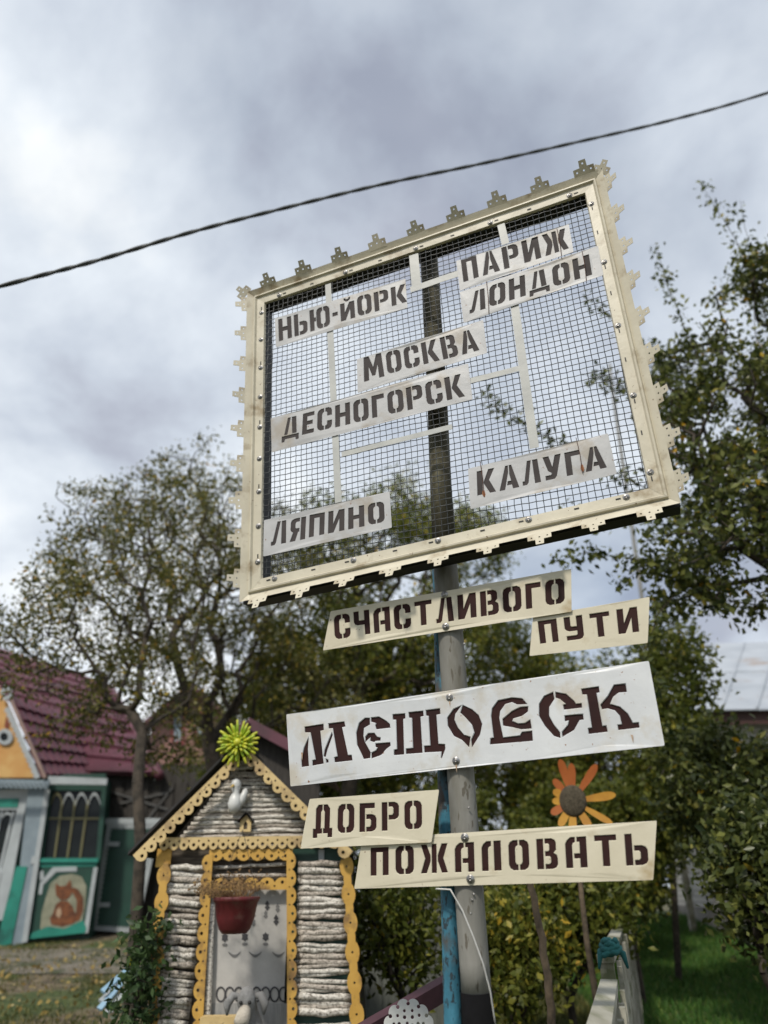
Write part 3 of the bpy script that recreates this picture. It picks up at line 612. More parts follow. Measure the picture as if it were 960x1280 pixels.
# ------------------------------------------------------------------ vegetation
LM_APPLE = leafmat('apple_leaves', [(0,(.03,.042,.012)),(.5,(.115,.12,.03)),(.8,(.21,.19,.05)),(.92,(.40,.30,.05)),(1,(.48,.26,.04))], .42)
LM_DENSE = leafmat('dense_leaves', [(0,(.028,.042,.008)),(.42,(.105,.13,.022)),(.75,(.21,.22,.04)),(.9,(.40,.34,.05)),(1,(.55,.36,.04))], .48)
LM_DARK = leafmat('pear_leaves', [(0,(.02,.034,.012)),(.5,(.085,.105,.028)),(.88,(.20,.21,.05)),(.965,(.26,.22,.04)),(.985,(.55,.36,.02)),(1,(.55,.32,.02))], .32, .35)
LM_IVY = leafmat('creeper_leaves', [(0,(.02,.045,.015)),(.6,(.05,.09,.03)),(.93,(.10,.15,.05)),(1,(.32,.30,.03))])
LM_GRASS = leafmat('grass_blades', [(0,(.03,.08,.014)),(.6,(.06,.16,.025)),(1,(.14,.20,.04))], .3, .6)
LM_YG = leafmat('dry_grass_blades', [(0,(.04,.055,.014)),(.6,(.09,.11,.03)),(1,(.22,.19,.06))], .3, .6)
LM_LITTER = leafmat('fallen_leaves', [(0,(.20,.12,.03)),(.5,(.32,.24,.07)),(1,(.42,.34,.16))], .1, .7)
def leaves(name, P, size, mat_, parent, org, up=.25, elong=1.6, tint=None, fold=.25):
    n = len(P); P = np.asarray(P, np.float32)
    a = RNG.normal(size=(n,3)); a[:,2] -= up; a /= np.linalg.norm(a,axis=1)[:,None]
    b_ = RNG.normal(size=(n,3)); b_ -= (b_*a).sum(1)[:,None]*a; b_ /= np.linalg.norm(b_,axis=1)[:,None]
    c = np.cross(a, b_); s = size*RNG.uniform(.55,1.25,n)[:,None]
    v = np.empty((n,4,3), np.float32)
    v[:,0] = P; v[:,1] = P+a*s*.5*elong/1.0*.9+b_*s*.42+c*s*fold*.4; v[:,2] = P+a*s*elong; v[:,3] = P+a*s*.5*elong*.9-b_*s*.42+c*s*fold*.4
    v -= np.array(org, np.float32)
    me = bpy.data.meshes.new(name); me.vertices.add(n*4); me.vertices.foreach_set('co', v.ravel())
    me.loops.add(n*6); me.polygons.add(n*2)
    base = (np.arange(n)*4)[:,None]; idx = (base+np.array([0,1,2,0,2,3])[None]).ravel()
    me.loops.foreach_set('vertex_index', idx.astype(np.int32)); me.polygons.foreach_set('loop_start', (np.arange(n*2)*3).astype(np.int32)); me.update(calc_edges=True)
    at_ = me.attributes.new('tint','FLOAT','POINT'); t = RNG.uniform(0,1,n) if tint is None else tint; at_.data.foreach_set('value', np.repeat(t,4).astype(np.float32))
    me.materials.append(mat_); o = bpy.data.objects.new(name, me)
    link(o, parent, Vector(org)); o['kind'] = 'stuff'; return o
def ellip(px, py, Y, rx, ry, rz):
    c = at(px, py, Y); k = (c-EYE).dot(RM @ Vector((0,0,-1)))/FPX
    return (c, (rx*k, rz, ry*k))
def skeleton(trunk, blobs, nt_, step=.22, jit=.05, up=.15, alpha=.35, seed=0):
    rg = np.random.default_rng(seed+11); nodes = []; par = []; dist = []
    for i, p in enumerate(trunk):
        nodes.append(np.array(p)); par.append(i-1); dist.append(0 if i == 0 else dist[-1]+np.linalg.norm(nodes[-1]-nodes[-2]))
    ntk = len(nodes); wts = np.array([b[1][0]*b[1][1]*b[1][2] for b in blobs])**.8; wts /= wts.sum(); T = []
    for b, wgt in zip(blobs, wts):
        m = max(3, int(nt_*wgt)); d = rg.normal(size=(m,3)); d /= np.linalg.norm(d,axis=1)[:,None]; r = rg.uniform(0,1,m)**.42
        T.append(np.array(b[0])[None]+d*r[:,None]*np.array(b[1])[None])
    T = np.concatenate(T); top = nodes[-1]; T = T[np.argsort(np.linalg.norm(T-top,axis=1))]; tips = []
    arr = np.zeros((len(T)*40+ntk,3)); da = np.zeros(len(arr)); cnt = ntk; arr[:ntk] = nodes; da[:ntk] = dist
    st = max(1, ntk//2)
    for t in T:
        dd = np.linalg.norm(arr[st:cnt]-t,axis=1); cost = dd+alpha*da[st:cnt]; k = int(np.argmin(cost))+st; L_ = dd[k-st]
        m = min(30, max(1, int(L_/step))); a = arr[k].copy(); prev = k
        for i in range(1, m+1):
            s = i/m; p = a*(1-s)+t*s; p = p+rg.normal(size=3)*jit*min(1,L_)*(1-s*.3); p[2] += up*L_*math.sin(s*math.pi)*.5
            arr[cnt] = p; da[cnt] = da[prev]+np.linalg.norm(arr[cnt]-arr[prev]); par.append(prev); prev = cnt; cnt += 1
            if cnt >= len(arr)-31: break
        tips.append(prev)
        if cnt >= len(arr)-31: break
    par = np.array(par); load = np.zeros(cnt)
    for t in tips: load[t] += 1
    for i in range(cnt-1, 0, -1): load[par[i]] += load[i]
    return arr[:cnt], par, load, tips, ntk
def tree(name, label, trunk, blobs, nt_, nleaf, lsize, lmat, bark=BARK, r0=.09, cat='tree', group=None, seed=0, spread=.13, minr=.004, step=.22, jit=.05, alpha=.35, up=.15, minload=0, expo=.45, tints=None, elong=1.6):
    A, par, load, tips, ntk = skeleton(trunk, blobs, nt_, step, jit, up, alpha, seed)
    base = Vector(trunk[0]); t = thing(name, label, cat, base, group)
    rad = r0*(load/load[0])**expo; rad = np.maximum(rad, minr); b = MB()
    for i in range(1, len(A)):
        p = par[i]; r1, r2 = rad[p], rad[i]
        if i >= ntk or p >= ntk: r1 = min(r1, rad[i]*1.5)
        a, c = Vector(A[p]), Vector(A[i]); d = c-a
        if d.length < 1e-4: continue
        k = 8 if r2 > .03 else (5 if r2 > .012 else 3)
        x = d.orthogonal().normalized(); y = d.normalized().cross(x); s = len(b.v)
        for q, r in ((a, r1), (c, r2)):
            for j in range(k): an = 6.2832*j/k; b.v.append(q+(x*math.cos(an)+y*math.sin(an))*r)
        for j in range(k): b.f.append((s+j, s+(j+1)%k, s+k+(j+1)%k, s+k+j))
    b.build('trunk', bark, t, True)
    idx = np.where((load <= 2.5) & (np.arange(len(A)) >= ntk))[0]
    k = RNG.choice(idx, nleaf); pk = par[k]; s = RNG.uniform(0,1,nleaf)[:,None]; P = A[pk]*(1-s)+A[k]*s+RNG.normal(size=(nleaf,3))*spread
    # colour differs from bough to bough
    bt = RNG.uniform(-.25,.25,len(A)); ti = np.clip(RNG.uniform(0,1,nleaf)*.8+.1+bt[k], 0, 1) if tints is None else np.clip(RNG.beta(*tints, nleaf)+bt[k]*.4, 0, 1)
    leaves('crown', P, lsize, lmat, t, base, elong=elong, tint=ti)
    return t
def blobs(*a): return [ellip(*q) for q in a]
DOWN = lambda p: Vector((p.x, p.y, gz(p.x, p.y)))
def trunkline(pts, Y): return [DOWN(at(*pts[0], Y[0]))] + [at(px, py, y) for (px, py), y in zip(pts[1:], Y[1:])]
# old apple trees behind the huts, left of the post
tree('apple_tree', 'thin dark apple tree whose trunk stands between the green door and the log hut',
     trunkline([(165,1245),(170,1150),(176,1060),(172,980),(178,915)], [7.2,7.2,7.2,7.3,7.4]),
     blobs((120,740,7.8,95,100,1.1),(215,700,7.8,90,125,1.0),(70,820,7.6,95,60,.9),(190,860,7.8,80,70,.9),(205,930,8.2,60,50,.6),(110,900,7.9,60,40,.6),(25,790,7.4,60,50,.7),(110,650,7.6,50,60,.6)), 720, 13500, .037, LM_APPLE, BARK, .055, seed=1, spread=.07, minr=.0035, jit=.07, up=.1, tints=(2.2,2.1))
tree('apple_tree', 'spreading apple tree with sweeping dark limbs, its crown left of the big frame',
     trunkline([(262,1240),(258,1090),(272,990),(262,930)], [9.5,9.5,9.5,9.5]),
     blobs((250,660,9.6,80,120,1.4),(170,660,9.6,55,75,1.2),(320,740,9.8,100,130,1.5),(230,830,9.6,110,80,1.3),(380,880,9.8,90,80,1.2),(90,720,9.4,50,50,.8)), 700, 21000, .043, LM_APPLE, BARK, .10, seed=2, spread=.10, minr=.005, jit=.07, up=.2, tints=(2.2,2.0))
tree('apple_tree', 'tall leafy tree seen through the lower half of the wire mesh',
     trunkline([(420,1180),(425,1060),(440,960),(450,860)], [11,11,11,11]),
     blobs((430,700,11.2,90,75,1.6),(560,680,11.4,80,70,1.5),(400,830,11.2,110,90,1.6),(540,820,11.4,90,80,1.5),(510,640,11.4,35,50,.8)), 520, 26000, .058, LM_DENSE, BARK, .11, seed=3, spread=.13, minr=.005, tints=(2.2,2.1))
BT = 'dense trees along the back of the garden'
for i, (bx, Y, bl, nl, lab) in enumerate((
    (350, 12.5, ((340,900,12.6,70,90,1.3),(300,960,12.6,60,60,1.0),(420,960,12.6,70,70,1.2)), 17000, 'dense dark tree rising behind the roof of the log hut'),
    (480, 12.5, ((470,880,12.6,90,85,1.4),(490,980,12.6,90,70,1.2),(430,1040,12.4,80,60,1.2)), 22000, 'dense green tree behind the left half of the white town board'),
    (640, 13, ((640,860,13,80,75,1.4),(660,960,13,90,80,1.4),(620,790,13,40,40,.9)), 20000, 'dense green tree between the post and the sunflower'),
    (780, 12, ((750,900,12,75,85,1.4),(790,1000,12,70,65,1.2),(730,1010,12,80,60,1.2)), 19000, 'green tree with yellowing leaves behind the right end of the town board'))):
    tree('garden_tree', lab, trunkline([(bx,1160),(bx+5,1060),(bx,980)], [Y,Y,Y]), [ellip(*q) for q in bl], 240, nl, .06, LM_DENSE, BARK, .09, group=None, seed=20+i, spread=.16, minr=.005, tints=(2,2.2))
# the big pear tree at the right edge
tree('pear_tree', 'big dark glossy-leaved pear tree filling the right edge beside the frame',
     [grd(3.55,5.6), Vector((3.5,5.6,1.3)), Vector((3.45,5.6,2.4)), Vector((3.4,5.6,3.4)), Vector((3.3,5.6,4.2))],
     blobs((905,480,5.4,85,95,.7),(900,620,5.3,100,95,.8),(880,715,5.3,100,60,.7),(845,530,5.2,50,95,.4),(950,370,5.4,45,90,.5),(1060,560,5.6,110,240,1.0)), 560, 18500, .050, LM_DARK, BARK, .09, seed=5, spread=.075, minr=.003, jit=.05, up=.05, alpha=.22, tints=(2.2,2.0), elong=1.45)
# long single shoots of the pear tree, each a bough of its own drawn against the sky
def shoot(name, label, path, Y, nleaf, size, seed, rr=.006, wid=.035, parent=None):
    P = [at(px, py, y) for (px, py), y in zip(path, Y)]; fine = []
    for i in range(len(P)-1):
        for k in range(5): fine.append(P[i].lerp(P[i+1], k/5)+Vector((random.uniform(-1,1),random.uniform(-1,1),random.uniform(-1,1)))*.008)
    fine.append(P[-1]); base = P[0]
    t = parent
    MB().tube(fine, [rr*(1-.75*i/len(fine)) for i in range(len(fine))], 5).build('branch', BARK, t, True)
    n = len(fine)-1; k = RNG.integers(0, n, nleaf); s = RNG.uniform(0,1,nleaf)[:,None]; F = np.array(fine)
    leaves('branch_leaves', F[k]*(1-s)+F[k+1]*s+RNG.normal(size=(nleaf,3))*wid*.6, size, LM_DARK, t, base, up=.5, tint=RNG.beta(2,2,nleaf), elong=1.45)
pear = bpy.data.objects['pear_tree']
for path, nl in ((((965,420),(935,330),(905,275),(875,228)), 70), (((900,520),(860,420),(835,360),(820,305)), 70), (((880,560),(820,500),(770,480),(735,470)), 80),
                 (((890,660),(790,600),(710,560),(640,520),(602,490)), 120), (((870,640),(800,640),(740,655),(700,640)), 90), (((900,740),(800,700),(735,690),(690,705)), 90),
                 (((960,480),(945,420),(940,330),(925,250)), 50), (((900,460),(800,440),(770,400),(735,372)), 40), (((880,700),(820,770),(800,840),(820,860)), 110),
                 (((900,600),(850,520),(830,460),(815,430)), 90),(((900,760),(850,720),(810,705),(770,730)), 90)):
    shoot('s', '', path, [5.3]*len(path), int(nl*2.6), .045, 1, parent=pear, wid=.075)
# lower thicket on the right: bushes
def bush(name, label, px, py, Y, rx, ry, rz, n, size, lm, seed, cat='bush', tints=(2,2.5), nt_=90, spread=.09, r0=.03):
    b = at(px, py, Y); g = DOWN(b)
    return tree(name, label, [g, g+Vector((0,0,.25))], blobs((px, py, Y, rx, ry, rz)), nt_, n, size, lm, BARK, r0, cat, None, seed, spread, .003, .15, .04, .3, .1, tints=tints)
bush('hazel_bush', 'dense dark leafy bush with a few yellow leaves under the metal roof', 910, 985, 6.5, 80, 72, .7, 12000, .045, LM_DARK, 31)
bush('hazel_bush', 'dark glossy bush at the right edge hiding the white brick wall', 968, 1110, 5.2, 62, 90, .5, 8500, .045, LM_DARK, 32)
bush('currant_bush', 'dark bush with yellow leaves below the sunflower', 700, 1130, 6.6, 90, 70, .7, 14000, .042, LM_DENSE, 33)
bush('currant_bush', 'bush behind the top of the plank fence', 775, 1060, 8.5, 55, 75, .8, 12000, .045, LM_DENSE, 34)
bush('currant_bush', 'low yellow-green bush just right of the post foot', 645, 1190, 6.0, 55, 60, .5, 7000, .04, LM_DENSE, 35, tints=(2.6,2))
bush('creeper', 'tangled dark creeper between the log hut and the blue pipe', 495, 1150, 5.9, 60, 85, .35, 4500, .038, LM_DENSE, 36, nt_=120)
bush('creeper', 'pale green creeper climbing the left corner of the log hut', 176, 1225, 4.9, 24, 75, .2, 1100, .036, LM_IVY, 37, nt_=60, spread=.05, r0=.015)
bush('garden_tree', 'dense tree closing the garden behind the purple beam', 560, 1080, 10.5, 110, 90, 1.0, 26000, .05, LM_DENSE, 38, cat='tree')
bush('garden_tree', 'dark tree behind the fence, left of the white brick wall', 730, 1060, 10.5, 90, 80, 1.0, 22000, .05, LM_DENSE, 39, cat='tree')
tree('garden_tree', 'narrow leafy tree between the white town board and the metal roof', trunkline([(835,1150),(838,1040),(840,930)], [9.5,9.2,8.6]), blobs((838,840,7.6,34,75,.5),(842,930,7.6,45,70,.6),(830,1010,7.8,45,60,.6)), 240, 9500, .05, LM_DENSE, BARK, .04, seed=50, spread=.11, minr=.004, tints=(2,2.8))
# bare saplings under the lowest board
def stick(name, label, pts, Y, r, matr):
    P = [at(px, py, Y) for px, py in pts]; P = [DOWN(P[0])-Vector((0,0,.05))]+P; fine = []
    for i in range(len(P)-1):
        for k in range(4): fine.append(P[i].lerp(P[i+1], k/4)+Vector((random.uniform(-1,1),0,random.uniform(-1,1)))*.006)
    fine.append(P[-1]); o = MB().tube(fine, [r*(1.15-.3*i/len(fine)) for i in range(len(fine))], 9).build(name, matr, None, True); return tag(o, label, 'sapling')
stick('bare_sapling', 'crooked brown bare sapling rising just right of the post foot', [(690,1275),(684,1220),(676,1160),(664,1110),(658,1040)], 4.2, .019, BARKL)
# tall bare mast
o = MB().tube([DOWN(at(818,900,13.5)), at(802,744,13.5), at(765,484,13.5), at(762,455,13.5)], [.05,.045,.036,.03], 8).build('mast', mat('grey_mast', (.22,.22,.21), .6), None, True); tag(o, 'thin grey mast seen through the right side of the mesh', 'mast')
# ------------------------------------------------------------------ grass and fallen leaves
def blades(name, n, x0, x1, y0, y1, h, lm, dens=None, lab=None):
    x = RNG.uniform(x0, x1, n); y = RNG.uniform(y0, y1, n)
    if dens is not None: k = dens(x, y) > RNG.uniform(0,1,n); x, y = x[k], y[k]; n = len(x)
    z = np.array([gz(a, b) for a, b in zip(x, y)]); hh = h*RNG.uniform(.5,1.3,n); a = RNG.uniform(0,6.28,n); ln = RNG.normal(size=(n,2))*.35*hh[:,None]
    v = np.empty((n,3,3)); wd = .006+RNG.uniform(0,.006,n)
    v[:,0] = np.c_[x-np.cos(a)*wd, y-np.sin(a)*wd, z-.005]; v[:,1] = np.c_[x+np.cos(a)*wd, y+np.sin(a)*wd, z-.005]; v[:,2] = np.c_[x+ln[:,0], y+ln[:,1], z+hh]
    me = bpy.data.meshes.new(name); me.vertices.add(n*3); me.vertices.foreach_set('co', v.astype(np.float32).ravel()); me.loops.add(n*3); me.polygons.add(n)
    me.loops.foreach_set('vertex_index', np.arange(n*3, dtype=np.int32)); me.polygons.foreach_set('loop_start', (np.arange(n)*3).astype(np.int32)); me.update(calc_edges=True)
    t = me.attributes.new('tint','FLOAT','POINT'); t.data.foreach_set('value', np.repeat(RNG.uniform(0,1,n),3).astype(np.float32)); me.materials.append(lm)
    o = bpy.data.objects.new(name, me); C.objects.link(o); o['kind'] = 'stuff'; tag(o, lab, 'grass')
def npz(x, y, s, k):
    return np.array([noise.noise(Vector((a*s, b*s, k))) for a, b in zip(x, y)])
blades('lawn_grass', 120000, 1.9, 8, 4, 15, .07, LM_GRASS, None, 'short bright green grass right of the plank fence')
blades('lawn_grass', 70000, -9, -1.2, 5, 13.5, .035, LM_YG, lambda x, y: .55+1.8*npz(x, y, .8, 4), 'thin trodden yellow-green grass in front of the green house')
blades('lawn_grass', 50000, .1, 1.9, 3, 9, .07, LM_YG, None, 'yellowish grass between the post and the plank fence')
n = 2600; x = RNG.uniform(-9,-.9,n); y = RNG.uniform(4.5,13,n)
o = leaves('fallen_leaves', np.c_[x, y, np.array([gz(a,b)+.015 for a,b in zip(x,y)])], .045, LM_LITTER, None, (0,0,0), up=0); tag(o, 'small dry leaves scattered over the trodden yard', 'leaf litter')
# ------------------------------------------------------------------ fretwork and panels on vertical planes
XU, ZU, YW = Vector((1,0,0)), Vector((0,0,1)), Vector((0,-1,0))
class Plane:                              # vertical plane through o with horizontal direction u
    def __init__(s, o, ang=0):
        s.O = Vector(o); s.U = Vector((math.cos(ang), math.sin(ang), 0)); s.V = ZU.copy(); s.W = s.U.cross(s.V)
    def uv(s, px, py, off=0):
        d = ray(px, py); o = s.O+s.W*off; t = (o-EYE).dot(s.W)/d.dot(s.W); p = EYE+d*t-s.O; return (p.dot(s.U), p.z)
    def p(s, px, py, off=0): return s.w(s.uv(px, py, off), off)
    def w(s, uv, off=0): return s.O+s.U*uv[0]+s.V*uv[1]+s.W*off
    def poly(s, name, pxs, off, th, m, parent=None, holes=()):
        o = [s.uv(*q, off) for q in pxs]; hs = [[s.uv(*q, off) for q in h] for h in holes]
        v, f = sheet(o, hs, s.O+s.W*off, s.U, s.V, s.W, th); return mk(name, v, f, m, parent)
    def bar(s, name, a, b, wpx, off, th, m, parent=None):      # straight bar between two picture points
        A, B = Vector(s.uv(*a, off)), Vector(s.uv(*b, off)); k = (s.p(a[0]+1,a[1],off)-s.p(a[0],a[1],off)).length
        e = (B-A).normalized(); n_ = Vector((-e.y, e.x))*wpx*k/2
        v, f = sheet([tuple(A-n_), tuple(B-n_), tuple(B+n_), tuple(A+n_)], [], s.O+s.W*off, s.U, s.V, s.W, th); return mk(name, v, f, m, parent)
def fret(P, name, a, b, wpx, n, m, parent, off=.02, th=.012, both=False, hole=.15, side=1, base=.58):
    A, B = Vector(P.uv(*a, off)), Vector(P.uv(*b, off)); k = (P.p(a[0]+1,a[1],off)-P.p(a[0],a[1],off)).length
    e = (B-A).normalized(); nn = Vector((e.y, -e.x))*side; Lh = (B-A).length; wd = wpx*k; st = Lh/n
    q = lambda s_, t_: tuple(A+e*s_+nn*t_)
    o = []; m_ = 14 if both else 8
    for i in range(n):
        for j in range(m_):
            x = j/m_; o.append((i*st+x*st, wd*((base+(1-base)*(math.sin(math.pi*min(1,max(0,(x-.14)/.72)))**.7 if .14 < x < .86 else .12)) if both else base+(1-base)*math.sin(math.pi*x)**.6)))
    o.append((Lh, wd*base))
    if both: o2 = [(x, -t) for x, t in reversed(o)]; o2 = o2[:1]+[p_ for p_ in o2[1:]]
    else: o2 = [(Lh, 0), (0, 0)]
    outer = [q(*p_) for p_ in o]+[q(*p_) for p_ in o2]; hs = []
    for i in range(n):
        for cx, cy, r in (((i+.5)*st, 0 if both else wd*.6, wd*hole),) + (() if both or i == n-1 else (((i+1)*st, wd*.3, wd*hole*.6),)):
            hs.append([q(cx+r*math.cos(z*math.pi/4), cy+r*math.sin(z*math.pi/4)) for z in range(8)])
    v, f = sheet(outer, hs, P.O+P.W*off, P.U, P.V, P.W, th); return mk(name, v, f, m, parent)
# ------------------------------------------------------------------ log playhouse
HP = Plane(at(315,1114,5.0))
hb = DOWN(HP.p(318,1280)); hut = thing('log_playhouse', 'small fairy-tale hut of birch sticks with yellow fretwork trim', 'playhouse', hb)
def down_line(a, b, yz):                  # extend a picture line to the ground below the frame
    A, B = HP.uv(*a), HP.uv(*b); t = (yz-A[1])/(B[1]-A[1]); return (A[0]+(B[0]-A[0])*t, yz)
gz0 = hb.z-HP.O.z-.05
sl, sr_ = HP.uv(206,1062), HP.uv(431,1060); bl_, br_ = down_line((206,1062),(187,1280),gz0), down_line((431,1060),(447,1280),gz0)
ap = HP.uv(303,938)
D_ = 1.3
def prism(name, poly, o0, o1, m, parent):
    v = [HP.w(p, o0) for p in poly]+[HP.w(p, o1) for p in poly]; n = len(poly)
    mk(name, v, [tuple(range(n)), tuple(reversed(range(n, 2*n)))]+[(i, i+n, (i+1)%n+n, (i+1)%n) for i in range(n)], m, parent)
# inner board wall with a door opening left in it: left, right, above door, gable
dl, dr, dt = HP.uv(264,1110), HP.uv(360,1110), HP.uv(312,1110)[1]
prism('inner_wall', [bl_, (dl[0]-.03, gz0), (dl[0], dt), (dl[0], sl[1]), sl], -.03, -.05, GAP, hut)
prism('inner_wall', [(dr[0], gz0), br_, sr_, (dr[0], sl[1]), (dr[0], dt)], -.03, -.05, DGREEN, hut)
prism('inner_wall', [(dl[0], dt), (dr[0], dt), (dr[0], sl[1]), (dl[0], sl[1])], -.031, -.049, GAP, hut)
prism('gable_board', [sl, sr_, ap], -.03, -.05, GAP, hut)
prism('side_wall', [bl_, (bl_[0]+.02, gz0), (sl[0]+.02, sl[1]), sl], -.052, -D_, GAP, hut)
prism('side_wall', [(br_[0]-.02, gz0), br_, sr_, (sr_[0]-.02, sr_[1])], -.052, -D_, GAP, hut)
prism('back_wall', [bl_, br_, sr_, ap, sl], -D_, -D_-.02, GAP, hut)
ROOFD = mat('dark_roofing_felt', (.035,.033,.035), .9, (.02,.02,.02), 6)
for side, (ea) in ((-1, HP.uv(166,1070)), (1, HP.uv(441,1066))):
    a2 = (ap[0], ap[1]+.045)
    prism('roof_slope', [ea, a2, (a2[0], a2[1]+.02), (ea[0], ea[1]+.02)] if side < 0 else [a2, ea, (ea[0], ea[1]+.02), (a2[0], a2[1]+.02)], .10, -D_-.1, ROOFD, hut)
# sticks
def stick_mesh(k):
    rg = random.Random(k); n = 7; b = MB(); pts = [Vector((i/(n-1)-.5, rg.uniform(-.10,.10)*.05, rg.uniform(-1,1)*.008)) for i in range(n)]
    b.tube(pts, [rg.uniform(.85,1.12)*.02 for _ in range(n)], 8); me = bpy.data.meshes.new('birch_stick'); me.from_pydata(b.v, [], b.f); me.materials.append(BIRCH if k % 3 else BIRCH2); me.shade_smooth(); return me
BIRCH2 = mat('grey_birch_bark', (.52,.47,.41), .85, (.17,.145,.12), 6, stretch=(3,12,12), bump=.004, bscale=20, stain=(.07,.055,.045), stain_amt=.42, stain_scale=7, ramp=(.34,.52))
STK = [stick_mesh(i) for i in range(7)]
def stick_row(a, b, off=0, th=1.0, tilt=0):
    A, B = HP.w(a, off), HP.w(b, off); B.z += tilt; d = B-A; l = d.length; x = d.normalized(); y = Vector((0,0,1)).cross(x).normalized(); z = x.cross(y)
    m4 = Matrix.Translation((A+B)/2) @ Matrix((x,y,z)).transposed().to_4x4() @ Matrix.Rotation(random.random()*6.28,4,'X') @ Matrix.Diagonal((l, th*.74, th*.74, 1))
    inst('birch_stick', random.choice(STK), m4, hut)
def lerp_line(p, q, z): t = (z-p[1])/(q[1]-p[1]); return p[0]+(q[0]-p[0])*t
z = sl[1]-.10; i = 0
while z > gz0:
    xl, xr = lerp_line(bl_, sl, z), lerp_line(br_, sr_, z); r = random.uniform(.75,1.25); tl = random.uniform(-.03,-.005)
    if random.random() > .06: stick_row((xl+.01, z), (dl[0]-.02-(sl[1]-z)*.05, z), random.uniform(-.004,.012), r, tl)
    if random.random() > .04: stick_row((dr[0]+.06, z), (xr-.012, z-.01), random.uniform(-.004,.012), r*random.uniform(.85,1.2), random.uniform(-.02,.025))
    z -= .0275*r
z = dt+.07
for k in range(4): stick_row((dl[0]+.0, z+k*.05), (dr[0]-.0, z+k*.05), 0, random.uniform(.7,1.1), random.uniform(-.01,.01))
z = sl[1]+.07
while z < ap[1]-.07:
    xl, xr = lerp_line(sl, ap, z)+.04, lerp_line(sr_, ap, z)-.04; r = random.uniform(.65,1.0)
    stick_row((xl, z), (xr, z), random.uniform(-.004,.01), r, random.uniform(-.012,.012)); z += .0275*r
# fretwork
fret(HP, 'bargeboard', (291,946), (166,1069), 14, 11, YELP, hut, .12, side=-1)
fret(HP, 'bargeboard', (314,940), (441,1064), 14, 11, YELP, hut, .12, side=1)
fret(HP, 'eave_lace', (200,1047), (433,1044), 14.5, 19, YELP, hut, .06, side=1)
fret(HP, 'door_lintel_lace', (262,1062), (366,1061), 13, 6, YEL, hut, .045, side=1)
fret(HP, 'door_head_lace', (362,1112), (266,1113), 14, 5, YEL, hut, .035, side=1)
fret(HP, 'door_side_lace', (266,1068), (252,1300), 13, 10, YEL, hut, .05, side=1)
fret(HP, 'door_side_lace', (359,1300), (358,1066), 13, 10, YEL, hut, .05, side=1)
fret(HP, 'corner_lace', (206,1078), (184,1330), 8.5, 7, YEL, hut, .05, both=True, hole=.16, base=.5)
fret(HP, 'corner_lace', (432,1066), (450,1330), 8.5, 7, YEL, hut, .05, both=True, hole=.16, base=.5)
HP.poly('corner_board', [(197,1061),(215,1061),(212,1084),(194,1084)], .035, .012, YEL, hut)
# door
CLOTH = mat('pale_grey_door_cloth', (.46,.45,.43), .8, (.38,.37,.355), 5, bump=.004, bscale=7)
INK = mat('dark_print', (.05,.05,.055), .8); INKL = mat('faded_print', (.17,.17,.17), .8)
door = HP.poly('door', [(264,1112),(361,1112),(366,1330),(256,1330)], -.03, .02, CLOTH, hut)
def ov(cx, cy, rx, ry, n=12): return [(cx+rx*math.cos(6.2832*i/n), cy+ry*math.sin(6.2832*i/n)) for i in range(n)]
for cx, cy in ((281,1172),(306,1171),(332,1171)):
    HP.poly('printed_flower', [(cx+(4.6 if i % 2 else 3.2)*math.cos(i*math.pi/6), cy+(6 if i % 2 else 4.4)*math.sin(i*math.pi/6)) for i in range(12)], -.027, .002, INK, door)
    HP.poly('printed_leaf', ov(cx, cy+9, 3.5, 2), -.027, .002, INKL, door)
for cx, cy, s_ in ((334,1132,1.1),(332,1143,.9),(347,1135,1),(345,1150,1.2),(317,1142,.9),(317,1153,.9)):
    HP.poly('printed_leaf', [(cx,cy-6*s_),(cx+2.6*s_,cy-2),(cx+1.2,cy),(cx+3*s_,cy+2),(cx,cy+6*s_),(cx-3*s_,cy+2),(cx-1,cy),(cx-2.6*s_,cy-2)], -.027, .002, INK if s_ > 1 else INKL, door)
for cx in (293,319,348):
    pts = [(cx-8+16*i/8, 1190+7*math.sin(math.pi*i/8)) for i in range(9)]+[(cx+8-16*i/8, 1190+4*math.sin(math.pi*i/8)-.8) for i in range(9)]
    HP.poly('printed_garland', pts, -.027, .002, INKL, door)
for i in range(8):
    cx = 276+i*11.2; HP.poly('printed_loop', ov(cx, 1243, 6.4, 10, 16), -.027+.0004*i, .0015, INK, door, holes=[ov(cx, 1243, 4.3, 7.8, 14)])
HP.poly('skirting_band', [(262,1254),(364,1254),(366,1330),(258,1330)], -.026, .003, mat('grey_ribbed_cloth', (.33,.33,.32), .8, (.22,.22,.22), 10, stretch=(14,1,1)), door)
MB().tube([HP.p(264,1130,.0), HP.p(262,1190,.005), HP.p(259,1274,0), HP.p(257,1320,0)], .022, 10).build('door_post', BIRCH, hut, True)
HP.poly('threshold', [(250,1272),(300,1271),(300,1284),(249,1285)], .14, .10, YELP, hut)
HP.poly('white_batten', [(398,1062),(405,1062),(406,1120),(399,1120)], -.02, .01, PWHITE, hut)
